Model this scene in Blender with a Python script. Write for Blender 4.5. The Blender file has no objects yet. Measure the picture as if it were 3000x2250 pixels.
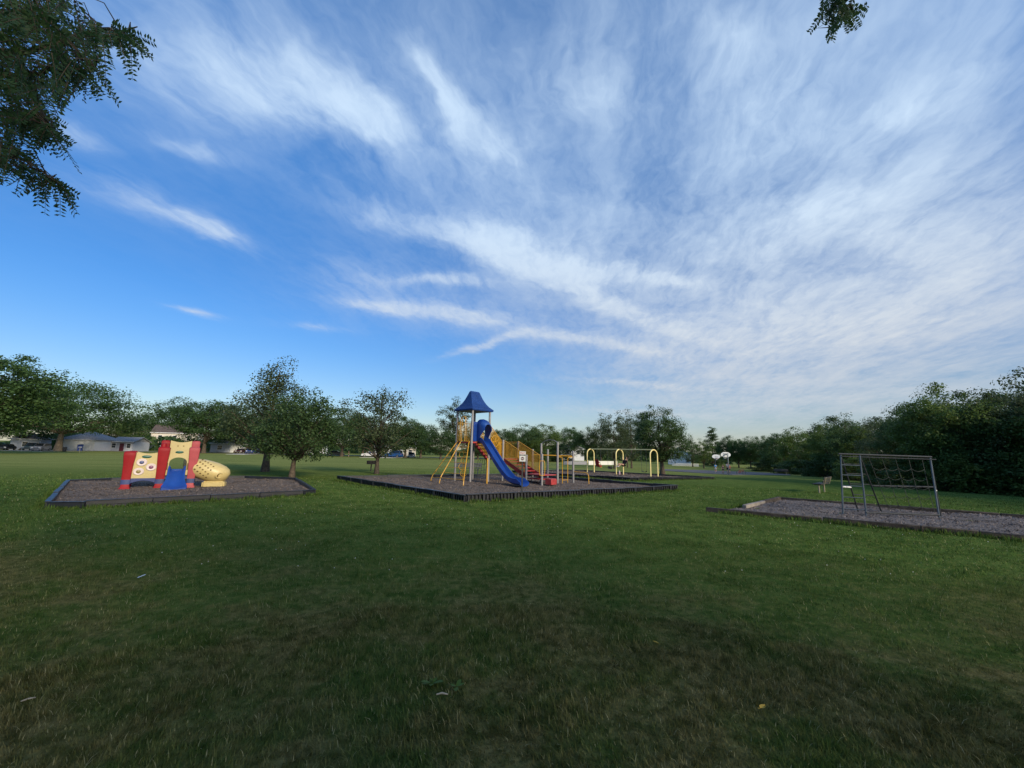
import bpy, bmesh, math, random
import numpy as np
from mathutils import Vector, Matrix

SC = bpy.context.scene
C = SC.collection
PI = math.pi
rad = math.radians
random.seed(7)
RNG = np.random.default_rng(11)

# ------------------------------------------------------------------ camera
EYE = 1.6
cam_d = bpy.data.cameras.new('camera')
cam_d.sensor_width = 36.0
cam_d.lens = 36.0 * 1190 / 3000
cam_d.clip_start = 0.05
cam_d.clip_end = 3000
cam = bpy.data.objects.new('camera', cam_d)
C.objects.link(cam)
cam.matrix_world = (Matrix.Translation((0, 0, EYE)) @ Matrix.Rotation(rad(99.35), 4, 'X')
                    @ Matrix.Rotation(rad(1.3), 4, 'Z'))
SC.camera = cam

# ------------------------------------------------------------------ node helper
class NT:
    """Small wrapper: builds math nodes from Python expressions."""
    def __init__(s, tree):
        s.t = tree; s.n = tree.nodes; s.l = tree.links
    def node(s, kind, **kw):
        n = s.n.new(kind)
        for k, v in kw.items(): setattr(n, k, v)
        return n
    def put(s, sock, v):
        if isinstance(v, E): s.l.new(v.s, sock)
        elif isinstance(v, bpy.types.NodeSocket): s.l.new(v, sock)
        elif v is not None: sock.default_value = v
    def m(s, op, a, b=None, c=None, clamp=False):
        n = s.node('ShaderNodeMath', operation=op, use_clamp=clamp)
        for i, v in enumerate((a, b, c)):
            if v is not None: s.put(n.inputs[i], v)
        return E(s, n.outputs[0])
    def vm(s, op, a, b=None, scale=None):
        n = s.node('ShaderNodeVectorMath', operation=op)
        s.put(n.inputs[0], a)
        if b is not None: s.put(n.inputs[1], b)
        if scale is not None: s.put(n.inputs['Scale'], scale)
        return E(s, n.outputs['Value' if op in ('LENGTH', 'DOT_PRODUCT', 'DISTANCE') else 'Vector'])
    def noise(s, vec, scale, detail=4, rough=.55, dist=0., col=False, dim='3D'):
        n = s.node('ShaderNodeTexNoise', noise_dimensions=dim)
        s.put(n.inputs['Vector'], vec)
        n.inputs['Scale'].default_value = scale; n.inputs['Detail'].default_value = detail
        n.inputs['Roughness'].default_value = rough; n.inputs['Distortion'].default_value = dist
        return E(s, n.outputs['Color' if col else 'Fac'])
    def xyz(s, x, y, z=0.):
        n = s.node('ShaderNodeCombineXYZ')
        for i, v in enumerate((x, y, z)): s.put(n.inputs[i], v)
        return E(s, n.outputs[0])
    def sep(s, v):
        n = s.node('ShaderNodeSeparateXYZ'); s.put(n.inputs[0], v)
        return [E(s, o) for o in n.outputs]
    def step(s, a, b, x):
        n = s.node('ShaderNodeMapRange', interpolation_type='SMOOTHSTEP')
        s.put(n.inputs['Value'], x); s.put(n.inputs['From Min'], a); s.put(n.inputs['From Max'], b)
        return E(s, n.outputs[0])
    def mix(s, f, a, b, blend='MIX'):
        n = s.node('ShaderNodeMix', data_type='RGBA', blend_type=blend)
        s.put(n.inputs[0], f)
        for i, v in ((6, a), (7, b)):
            s.put(n.inputs[i], tuple(v) + (1.,) if isinstance(v, (tuple, list)) and len(v) == 3 else v)
        return E(s, n.outputs[2])

class E:
    def __init__(s, nt, sock): s.nt = nt; s.s = sock
    def __add__(s, o): return s.nt.m('ADD', s, o)
    def __radd__(s, o): return s.nt.m('ADD', o, s)
    def __sub__(s, o): return s.nt.m('SUBTRACT', s, o)
    def __rsub__(s, o): return s.nt.m('SUBTRACT', o, s)
    def __mul__(s, o): return s.nt.m('MULTIPLY', s, o)
    def __rmul__(s, o): return s.nt.m('MULTIPLY', o, s)
    def __truediv__(s, o): return s.nt.m('DIVIDE', s, o)

# ------------------------------------------------------------------ world: Nishita sky with a layer of cirrus
SUN_EL, SUN_AZ = 22.0, 138.0       # degrees; azimuth clockwise from the view direction (+Y)
# wisps of the cirrus layer: long and cross axis of each one on the cloud plane, and its amount
CIRRUS =  [(3.686, 5.819, -2.583, -11.325, 7.175, -22.375, 0.6), (3.538, 7.952, -7.246, -17.374, 7.729, -29.909, 1.0), (5.677, 2.564, 2.07, -4.208, 9.317, -10.347, 0.55), (4.12, 2.299, -0.193, -6.572, 11.777, -13.939, 0.75), (5.639, 6.845, -2.307, -10.504, 8.653, -12.026, 0.5), (4.701, 6.812, -4.236, -16.87, 11.642, -16.967, 0.6), (3.567, 9.236, -6.808, -32.226, 12.447, -16.229, 0.85), (4.669, 5.665, -5.105, -12.989, 10.704, -11.739, 0.9), (4.465, 2.586, -1.467, -7.163, 12.365, -19.735, 0.6), (4.302, 4.429, -5.799, -7.205, 6.999, -11.188, 0.9), (3.755, 3.803, -6.218, -7.341, 7.249, -11.107, 1.1), (2.014, 1.793, -4.397, -9.903, 11.126, -17.255, 1.0), (2.924, 1.485, -6.147, -5.557, 10.942, -19.419, 0.7), (4.216, 2.472, -1.485, -3.636, 6.203, -13.469, 0.5), (4.249, 0.257, 0.757, -1.547, 25.612, -46.345, 0.8), (4.326, 1.178, 0.577, -4.459, 16.378, -36.128, 0.95), (3.568, 1.651, -2.723, -5.266, 11.38, -25.905, 1.0), (2.454, -2.039, 5.812, 14.865, 17.897, -43.437, 0.8), (5.1, 0.6, -2.694, -1.749, 14.86, -24.086, 0.95), (4.811, 0.695, -4.425, -3.698, 25.598, -41.004, 1.0), (3.879, 0.447, -2.061, -1.201, 10.412, -25.031, 0.8), (2.859, 0.94, -4.806, -4.092, 12.446, -28.664, 0.8), (1.528, 0.136, -2.179, -1.112, 12.469, -40.532, 0.7), (1.041, 0.033, -1.713, -0.226, 7.112, -31.125, 0.6), (2.163, -5.4, 3.815, 9.846, 3.944, -9.905, 0.6), (4.863, -5.649, 0.156, 11.868, 10.217, -19.106, 0.75), (5.036, -3.524, -0.711, 5.625, 8.038, -15.058, 0.8), (7.511, 3.203, -3.834, -5.245, 12.299, -9.702, 0.55), (6.318, 2.741, -5.086, -7.484, 17.252, -9.983, 0.5), (2.214, 0.012, -3.625, -0.035, 6.257, -12.65, 0.6), (7.448, 7.081, -1.785, -23.508, 24.728, -88.555, 0.8), (5.985, 2.068, 2.333, -7.687, 22.242, -58.986, 0.5), (12.465, 10.666, 4.448, -16.504, 19.288, -36.692, 0.55), (11.346, 6.32, 4.124, -18.895, 33.918, -50.195, 0.55)]
VEILS =  [(2.711, 0.827, 0.377, -1.645, 5.394, -5.507, 0.6), (1.369, 1.688, -2.637, -2.688, 2.18, -3.078, 0.75), (1.309, 0.498, -1.963, -0.832, 2.189, -2.469, 0.6), (1.523, 0.154, 0.275, -0.346, 3.409, -7.27, 0.62), (0.837, -0.101, -1.005, 0.142, 1.173, -3.017, 0.95), (1.916, 0.736, -3.06, -1.731, 4.507, -2.58, 0.35), (1.513, -0.167, -1.955, 0.191, 1.732, -3.288, 0.75), (3.312, 0.178, -1.134, -0.409, 7.607, -5.907, 0.38), (0.679, -0.223, -0.855, 0.454, 1.381, -6.009, 0.6), (6.917, 3.293, 3.051, -3.123, 6.559, -7.912, 0.25)]

world = bpy.data.worlds.new('World')
SC.world = world
world.use_nodes = True
W = NT(world.node_tree)
W.n.clear()
geo = W.node('ShaderNodeTexCoord')
dx, dy, dz = W.sep(geo.outputs['Generated'])
den = W.m('MAXIMUM', dz, 0.0) + .12
qx, qy = dx / den, dy / den
flat = W.xyz(qx, qy)
wa = W.sep(W.noise(flat, 1.3, 2, .5, col=True, dim='2D'))
wb = W.sep(W.noise(flat, 7.0, 3, .6, col=True, dim='2D'))
px = qx + (wa[0] - .5) * .16 + (wb[0] - .5) * .075
py = qy + (wa[1] - .5) * .20 + (wb[1] - .5) * .09
ca, sa = math.cos(rad(14)), math.sin(rad(14))
along = px * sa + py * ca
across = px * ca - py * sa
fib1 = W.noise(W.xyz(across * 3.8, along * 1.3), 1.5, 5, .58, dim='2D')
fib2 = W.noise(W.xyz(across * 8. + 31., along * 3.), 3.0, 4, .6, dim='2D')
mott = W.noise(W.xyz(px + 17., py + 5.), 2.2, 6, .62, dim='2D')
fine = W.noise(W.xyz(px * 1.3, py + 40.), 12., 4, .6, dim='2D')
cov = None
pt = W.xyz(px, py, 1.)
for a0, a1, a2, b0, b1, b2, amt in CIRRUS:
    u = W.vm('DOT_PRODUCT', pt, (a0, a1, a2))
    v = W.vm('DOT_PRODUCT', pt, (b0 * .78, b1 * .78, b2 * .78))
    g = W.m('POWER', .42, W.m('MULTIPLY_ADD', u, u, v * v))
    cov = g * amt if cov is None else W.m('MULTIPLY_ADD', g, amt, cov)
soft = None
for a0, a1, a2, b0, b1, b2, amt in VEILS:
    u = W.vm('DOT_PRODUCT', pt, (a0, a1, a2))
    v = W.vm('DOT_PRODUCT', pt, (b0, b1, b2))
    g = W.m('POWER', .42, W.m('MULTIPLY_ADD', u, u, v * v))
    soft = g * amt if soft is None else W.m('MULTIPLY_ADD', g, amt, soft)
cov = W.m('MINIMUM', cov, 1.25)
soft = W.m('MINIMUM', soft, 1.1)
side = W.step(-1.0, 1.7, qx - qy * .06)
tex = fib1 * .30 + mott * .40 + fib2 * .20 + fine * .10
veil = (side * .47 + soft * .52) * W.step(.16, .84, tex + side * .07 + soft * .05) + W.step(.2, .75, dz) * W.step(.22, .74, tex) * .24 + .02
body = W.step(.30, 1.08, cov * .34 + fib1 * .34 + fib2 * .32 + mott * .18 + fine * .20) * W.m('MINIMUM', cov * 1.35, 1.)
dens = veil + body * .80 - veil * body * .62
low = W.step(.0, .12, dz)                       # the layer thins into haze at the horizon
dens = W.m('MINIMUM', dens * (low * .3 + .7) * .92, .93)
sky = W.node('ShaderNodeTexSky', sky_type='NISHITA', sun_disc=False)
sky.sun_elevation = rad(SUN_EL)
sky.sun_rotation = rad(SUN_AZ)
sky.altitude = 200.0
sky.air_density = 1.0
sky.dust_density = .6
sky.ozone_density = 2.5
hsv = W.node('ShaderNodeHueSaturation')
hsv.inputs['Saturation'].default_value = 1.12
hsv.inputs['Value'].default_value = 1.0
tint = W.mix(W.step(.0, .34, dz), (.97, .96, 1.02), (.80, 1.08, 1.42))
tint = W.mix(W.step(.30, .80, dz), tint, (1.30, 1.80, 2.25))
blue = W.mix(1.0, sky.outputs[0], tint, 'MULTIPLY')      # cool white balance, whiter in the haze near the horizon
W.put(hsv.inputs['Color'], blue)
warm = W.step(.62, .08, dz)
ccol = W.mix(warm, (6.2, 7.8, 9.6), (6.25, 6.5, 6.8))
col = W.mix(dens, hsv.outputs[0], ccol)
bg = W.node('ShaderNodeBackground')
W.put(bg.inputs['Color'], col)
bg.inputs['Strength'].default_value = 0.077
wo = W.node('ShaderNodeOutputWorld')
W.l.new(bg.outputs[0], wo.inputs['Surface'])
world.cycles.sampling_method = 'MANUAL'
world.cycles.sample_map_resolution = 512

# ------------------------------------------------------------------ low evening sun behind the right shoulder
sl = bpy.data.lights.new('sun', 'SUN')
sl.energy = 3.0
sl.angle = rad(9)
sl.color = (1., .86, .66)
sun = bpy.data.objects.new('sun', sl)
C.objects.link(sun)
sd = Vector((math.sin(rad(SUN_AZ)) * math.cos(rad(SUN_EL)), math.cos(rad(SUN_AZ)) * math.cos(rad(SUN_EL)), math.sin(rad(SUN_EL))))
sun.rotation_euler = sd.to_track_quat('Z', 'Y').to_euler()

SC.view_settings.view_transform = 'Standard'
SC.view_settings.look = 'None'
SC.view_settings.gamma = 1.0
SC.view_settings.use_curve_mapping = False
SC.view_settings.exposure = 0.5


# ------------------------------------------------------------------ terrain height
def sst(a, b, x):
    t = np.clip((x - a) / (b - a), 0, 1)
    return t * t * (3 - 2 * t)

def hz(x, y):
    r = np.hypot(x, y)
    q = (np.sqrt((r - 22) ** 2 + 36) + (r - 22)) / 2 - .78
    w = (np.sqrt((y - 24) ** 2 + 36) + (y - 24)) / 2 - .71
    return -.0095 * np.clip(q, 0, 90) - .011 * sst(-2, 12, x) * np.clip(w, 0, 50)

# ------------------------------------------------------------------ mesh helpers
class MB:
    """Collects shapes and links them as one mesh object."""
    def __init__(s): s.v = []; s.f = []; s.mi = []; s.cur = 0
    def add(s, vs, fs):
        o = len(s.v)
        s.v += [tuple(p) for p in vs]
        s.f += [tuple(i + o for i in f) for f in fs]
        s.mi += [s.cur] * len(fs)
        return s
    def box(s, c, size, rz=0., m=None):
        hx, hy, h = size[0] / 2, size[1] / 2, size[2] / 2
        vs = [Vector((x, y, z)) for z in (-h, h) for y in (-hy, hy) for x in (-hx, hx)]
        M = m if m is not None else Matrix.Rotation(rz, 3, 'Z')
        vs = [M @ v + Vector(c) for v in vs]
        return s.add(vs, [(0, 2, 3, 1), (4, 5, 7, 6), (0, 1, 5, 4), (2, 6, 7, 3), (0, 4, 6, 2), (1, 3, 7, 5)])
    def beam(s, a, b, w, h, roll=0.):
        a, b = Vector(a), Vector(b)
        d = b - a
        y = d.normalized()
        up = Vector((0, 0, 1)) if abs(y.z) < .95 else Vector((1, 0, 0))
        x = y.cross(up).normalized(); z = x.cross(y)
        M = Matrix((x, y, z)).transposed() @ Matrix.Rotation(roll, 3, 'Y')
        return s.box((a + b) / 2, (w, d.length, h), m=M)
    def tube(s, pts, r, seg=8, caps=True, closed=False):
        P = [Vector(p) for p in pts]
        n = len(P)
        R = list(r) if isinstance(r, (list, tuple)) else [r] * n
        T = []
        for i in range(n):
            a = P[(i - 1) % n] if (i or closed) else P[0]
            b = P[(i + 1) % n] if (i < n - 1 or closed) else P[-1]
            T.append((b - a).normalized())
        ref = Vector((0, 0, 1)) if abs(T[0].z) < .9 else Vector((1, 0, 0))
        x = T[0].cross(ref).normalized()
        vs = []
        for i in range(n):
            x = (x - T[i] * x.dot(T[i])).normalized()
            y = T[i].cross(x)
            for k in range(seg):
                a = 2 * PI * k / seg
                vs.append(P[i] + (x * math.cos(a) + y * math.sin(a)) * R[i])
        fs = []
        for i in range(n if closed else n - 1):
            j = (i + 1) % n
            for k in range(seg):
                l = (k + 1) % seg
                fs.append((i * seg + k, i * seg + l, j * seg + l, j * seg + k))
        if caps and not closed:
            fs.append(tuple(range(seg))[::-1]); fs.append(tuple((n - 1) * seg + k for k in range(seg)))
        return s.add(vs, fs)
    def cyl(s, c, r, h, seg=14, r2=None):
        return s.lathe([(r, 0), (r if r2 is None else r2, h)], c, seg)
    def lathe(s, prof, c=(0, 0, 0), seg=16, axis=None):
        c = Vector(c)
        M = Matrix.Identity(3) if axis is None else Vector(axis).to_track_quat('Z', 'Y').to_matrix()
        vs = [M @ Vector((r * math.cos(2 * PI * k / seg), r * math.sin(2 * PI * k / seg), z)) + c for r, z in prof for k in range(seg)]
        fs = [(i * seg + k, i * seg + (k + 1) % seg, (i + 1) * seg + (k + 1) % seg, (i + 1) * seg + k) for i in range(len(prof) - 1) for k in range(seg)]
        fs.append(tuple(range(seg))[::-1]); fs.append(tuple((len(prof) - 1) * seg + k for k in range(seg)))
        return s.add(vs, fs)
    def prism(s, poly, ext, tf=None):
        """polygon of 3-D points pushed along ext"""
        e = Vector(ext); n = len(poly)
        vs = [Vector(p) for p in poly] + [Vector(p) + e for p in poly]
        return s.add(vs, [tuple(range(n))[::-1], tuple(range(n, 2 * n))] + [(i, (i + 1) % n, n + (i + 1) % n, n + i) for i in range(n)])
    def loft(s, rings, closed_ring=True, caps=True):
        m = len(rings[0])
        vs = [p for r in rings for p in r]
        fs = []
        for i in range(len(rings) - 1):
            for k in range(m if closed_ring else m - 1):
                l = (k + 1) % m
                fs.append((i * m + k, i * m + l, (i + 1) * m + l, (i + 1) * m + k))
        if caps and closed_ring:
            fs.append(tuple(range(m))[::-1]); fs.append(tuple((len(rings) - 1) * m + k for k in range(m)))
        return s.add(vs, fs)
    def mesh(s, name, mats, smooth=40., bevel=0., bseg=1):
        me = bpy.data.meshes.new(name)
        me.from_pydata(s.v, [], s.f)
        bm = bmesh.new(); bm.from_mesh(me)
        for f, i in zip(bm.faces, s.mi): f.material_index = i
        bmesh.ops.recalc_face_normals(bm, faces=bm.faces)
        if bevel:
            es = [e for e in bm.edges if len(e.link_faces) == 2 and e.calc_face_angle(0) > rad(35)]
            bmesh.ops.bevel(bm, geom=es, offset=bevel, segments=bseg, affect='EDGES', clamp_overlap=True)
        bm.to_mesh(me); bm.free()
        for m in (mats if isinstance(mats, (list, tuple)) else [mats]): me.materials.append(m)
        if smooth:
            me.polygons.foreach_set('use_smooth', [True] * len(me.polygons))
            me.set_sharp_from_angle(angle=rad(smooth))
        return me
    def build(s, name, mats, parent=None, loc=(0, 0, 0), rz=0., **kw):
        o = bpy.data.objects.new(name, s.mesh(name, mats, **kw))
        C.objects.link(o)
        o.location = loc; o.rotation_euler.z = rz
        if parent is not None: o.parent = parent
        return o

def arc(c, r, a0, a1, n, u, v):
    c, u, v = Vector(c), Vector(u), Vector(v)
    return [c + u * (r * math.cos(a0 + (a1 - a0) * i / n)) + v * (r * math.sin(a0 + (a1 - a0) * i / n)) for i in range(n + 1)]

def tag(o, label, cat, group=None, kind=None):
    if label: o['label'] = label
    if cat: o['category'] = cat
    if group: o['group'] = group
    if kind: o['kind'] = kind
    return o

def thing(name, label, cat, loc=(0, 0, 0), rz=0., group=None):
    o = bpy.data.objects.new(name, None)
    o.empty_display_size = .2
    C.objects.link(o)
    o.location = loc; o.rotation_euler.z = rz
    return tag(o, label, cat, group)

def link_mesh(name, me, parent=None, loc=(0, 0, 0), rz=0., sc=None, mat=None):
    o = bpy.data.objects.new(name, me)
    C.objects.link(o)
    o.location = loc; o.rotation_euler.z = rz
    if sc is not None: o.scale = sc
    if parent is not None: o.parent = parent
    if mat is not None:
        o.material_slots[0].link = 'OBJECT'; o.material_slots[0].material = mat
    return o

def copy_tree(o, parent=None):
    c = o.copy(); C.objects.link(c); c.parent = parent
    for ch in o.children: copy_tree(ch, c)
    return c

# ------------------------------------------------------------------ materials
def pm(name, col, rough=.6, var=.12, scale=6., bump=0., bscale=40., metal=0., spec=.5, col2=None, wear=0., coat=0., coord='Object'):
    """plain painted / moulded surface with mottled colour, faded patches and fine relief"""
    m = bpy.data.materials.new(name); m.use_nodes = True
    t = NT(m.node_tree)
    b = t.n['Principled BSDF']
    tc = t.node('ShaderNodeTexCoord')
    n1 = t.noise(tc.outputs[coord], scale, 5, .6)
    lo = tuple(c * (1 - var) for c in col); hi = tuple(min(1, c * (1 + var)) for c in col)
    c = t.mix(t.step(.3, .7, n1), lo, hi)
    if col2 is not None:
        n2 = t.noise(tc.outputs[coord], scale * .45, 6, .65)
        c = t.mix(t.step(.62 - wear, .74 - wear * .8, n2), c, col2)
    t.put(b.inputs['Base Color'], c)
    n3 = t.noise(tc.outputs[coord], scale * 2.3, 3, .5)
    t.put(b.inputs['Roughness'], n3 * .22 + (rough - .11))
    b.inputs['Metallic'].default_value = metal
    b.inputs['Specular IOR Level'].default_value = spec
    if bump:
        bp = t.node('ShaderNodeBump'); bp.inputs['Strength'].default_value = bump; bp.inputs['Distance'].default_value = .02
        t.put(bp.inputs['Height'], t.noise(tc.outputs[coord], bscale, 4, .6))
        t.l.new(bp.outputs[0], b.inputs['Normal'])
    return m

def grass_colour(t, pos, per=None):
    """the lawn's own colours by place: green turf, straw-dry patches, the mown far field lightened for sunlight"""
    x, y, z = t.sep(pos)
    p2 = t.xyz(x, y)
    big = t.noise(p2, .32, 4, .6)
    mid = t.noise(p2, 1.5, 5, .65)
    fine = t.noise(p2, 9., 3, .6)
    g = t.mix(t.step(.32, .68, mid), (.046, .096, .019), (.100, .172, .040))
    g = t.mix(t.step(.40, .75, fine), g, (.138, .168, .044))
    near = t.step(9.0, 3.2, y + x * .12)                        # trodden, drier turf under the trees
    dry = t.mix(t.step(.35, .65, fine), (.084, .076, .026), (.215, .182, .074))
    f = t.step(.46, .64, big * .5 + mid * .5 + near * .11 - .04)
    g = t.mix(f * (near * .66 + .14) + near * .10, g, dry)
    far = t.step(17., 52., y - x * .30)
    stripe = t.noise(t.xyz(x * .15, y), .55, 4, .6)
    fld = t.mix(t.step(.35, .65, stripe), (.180, .215, .062), (.255, .275, .088))  # drier far field, its sunlit brightness also put into the colour
    g = t.mix(far * .9, g, fld)
    return g

def mat_turf():
    m = bpy.data.materials.new('turf'); m.use_nodes = True
    t = NT(m.node_tree); b = t.n['Principled BSDF']
    geo = t.node('ShaderNodeNewGeometry')
    g = grass_colour(t, geo.outputs['Position'])
    x, y, z = t.sep(geo.outputs['Position'])
    thatch = t.noise(geo.outputs['Position'], 38., 4, .7)
    g = t.mix(t.step(.42, .70, thatch) * .55, g, (.050, .046, .024))
    t.put(b.inputs['Base Color'], g)
    b.inputs['Roughness'].default_value = .9
    b.inputs['Specular IOR Level'].default_value = .0
    bp = t.node('ShaderNodeBump'); bp.inputs['Strength'].default_value = .9; bp.inputs['Distance'].default_value = .05
    t.put(bp.inputs['Height'], t.noise(geo.outputs['Position'], 14., 6, .75))
    t.l.new(bp.outputs[0], b.inputs['Normal'])
    return m

def mat_blades():
    m = bpy.data.materials.new('grass_blades'); m.use_nodes = True
    t = NT(m.node_tree); t.n.clear()
    geo = t.node('ShaderNodeNewGeometry')
    at = t.node('ShaderNodeAttribute', attribute_name='tone')
    tone = E(t, at.outputs['Fac'])
    g = grass_colour(t, geo.outputs['Position'])
    g = t.mix(tone, g, (.75, .75, .75), 'MULTIPLY')
    g = t.mix(t.step(.93, .995, tone) * .8, g, (.26, .23, .12))
    hs = t.node('ShaderNodeHueSaturation'); t.put(hs.inputs['Color'], g)
    t.put(hs.inputs['Value'], tone * 1.25 + .55)
    d = t.node('ShaderNodeBsdfDiffuse'); t.l.new(hs.outputs[0], d.inputs['Color'])
    tr = t.node('ShaderNodeBsdfTranslucent'); t.l.new(hs.outputs[0], tr.inputs['Color'])
    mx = t.node('ShaderNodeMixShader'); mx.inputs[0].default_value = .3
    t.l.new(d.outputs[0], mx.inputs[1]); t.l.new(tr.outputs[0], mx.inputs[2])
    o = t.node('ShaderNodeOutputMaterial'); t.l.new(mx.outputs[0], o.inputs['Surface'])
    return m

def mat_leaf(name, a, b, trans=.38, spec=.2):
    m = bpy.data.materials.new(name); m.use_nodes = True
    t = NT(m.node_tree); p = t.n['Principled BSDF']
    at = t.node('ShaderNodeAttribute', attribute_name='tone')
    c = t.mix(E(t, at.outputs['Fac']) * .7 + .18, a, b)
    t.put(p.inputs['Base Color'], c)
    p.inputs['Roughness'].default_value = .55
    p.inputs['Specular IOR Level'].default_value = spec
    tr = t.node('ShaderNodeBsdfTranslucent')
    t.put(tr.inputs['Color'], t.mix(.5, c, tuple(v * 1.5 for v in b)))
    mx = t.node('ShaderNodeMixShader'); mx.inputs[0].default_value = trans
    t.l.new(p.outputs[0], mx.inputs[1]); t.l.new(tr.outputs[0], mx.inputs[2])
    t.l.new(mx.outputs[0], t.n['Material Output'].inputs['Surface'])
    return m

M = {}
M['leaf0'] = mat_leaf('leaf_mid_green', (.036, .076, .024), (.088, .148, .044))
M['leaf1'] = mat_leaf('leaf_dark_green', (.036, .070, .025), (.082, .134, .042))
M['leaf2'] = mat_leaf('leaf_yellow_green', (.056, .096, .022), (.125, .180, .042))
M['leaf3'] = mat_leaf('leaf_olive', (.042, .066, .027), (.092, .118, .050))
M['locust'] = mat_leaf('leaf_locust', (.024, .058, .020), (.058, .112, .034), .35, .3)
M['bark'] = pm('bark', (.085, .066, .048), .9, .35, 9., .8, 26., spec=.2, coord='Object')
M['bark_pale'] = pm('bark_pale', (.17, .135, .095), .9, .3, 9., .8, 26., spec=.2)

# ------------------------------------------------------------------ the ground: one sheet out to the horizon
rr = np.concatenate([np.linspace(0, 60, 61), np.geomspace(63, 1500, 40)])
na = 144
gv = [(0., 0., float(hz(0., 0.)))]
for r in rr[1:]:
    for k in range(na):
        a = 2 * PI * k / na
        x, y = r * math.sin(a), r * math.cos(a)
        gv.append((x, y, float(hz(x, y)) + (0.03 * math.sin(x * .21 + 1.3) * math.sin(y * .17) if 25 < r < 200 else 0)))
gf = [(0, 1 + (k + 1) % na, 1 + k) for k in range(na)]
for i in range(len(rr) - 2):
    for k in range(na):
        l = (k + 1) % na
        gf.append((1 + i * na + k, 1 + i * na + l, 1 + (i + 1) * na + l, 1 + (i + 1) * na + k))
gm = MB(); gm.v = gv; gm.f = gf; gm.mi = [0] * len(gf)
M['turf'] = mat_turf()
ground = gm.build('ground', M['turf'], smooth=180)
ground['kind'] = 'structure'


# ------------------------------------------------------------------ foliage
def leaf_cloud(name, cen, nor, size, aspect, rng, mat, tone=None, ax=None):
    """one mesh of folded leaf-shaped faces (4 corners each)"""
    n = len(cen)
    nor = nor / np.linalg.norm(nor, axis=1, keepdims=True)
    rv = rng.normal(size=(n, 3)) if ax is None else ax
    u = np.cross(nor, rv); u /= np.linalg.norm(u, axis=1, keepdims=True) + 1e-9
    v = np.cross(nor, u)
    if ax is not None: u, v = v, u
    s = size[:, None]
    sag = nor * s * .18
    pts = np.empty((n, 4, 3), np.float32)
    pts[:, 0] = cen - u * s; pts[:, 1] = cen - v * s * aspect + sag; pts[:, 2] = cen + u * s; pts[:, 3] = cen + v * s * aspect + sag
    me = bpy.data.meshes.new(name)
    me.vertices.add(4 * n); me.vertices.foreach_set('co', pts.ravel())
    me.loops.add(4 * n); me.loops.foreach_set('vertex_index', np.arange(4 * n, dtype=np.int32))
    me.polygons.add(n); me.polygons.foreach_set('loop_start', np.arange(0, 4 * n, 4, dtype=np.int32))
    me.update(calc_edges=True)
    at = me.attributes.new('tone', 'FLOAT', 'FACE')
    at.data.foreach_set('value', (rng.random(n) if tone is None else tone).astype(np.float32))
    me.materials.append(mat)
    return me

PROF = {
    'round': lambda t: np.sqrt(np.clip(1 - (1.9 * (t - .46)) ** 2, .04, 1)),
    'wide': lambda t: np.sqrt(np.clip(1 - (1.75 * (t - .42)) ** 2, .05, 1)),
    'loose': lambda t: np.clip(1.15 * np.sin(np.clip(t * .86 + .14, 0, 1) * PI) ** .8, .12, 1),
    'oak': lambda t: np.clip(1.08 - .95 * t ** 1.5, .1, 1) * np.clip(.55 + t * 2.2, 0, 1),
    'conifer': lambda t: np.clip(1.02 - t, .03, 1) ** .85,
    'bushy': lambda t: np.sqrt(np.clip(1.03 - t ** 2, .04, 1)),
    'shrub': lambda t: np.sqrt(np.clip(1.03 - t ** 2, .04, 1)),
}

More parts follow.
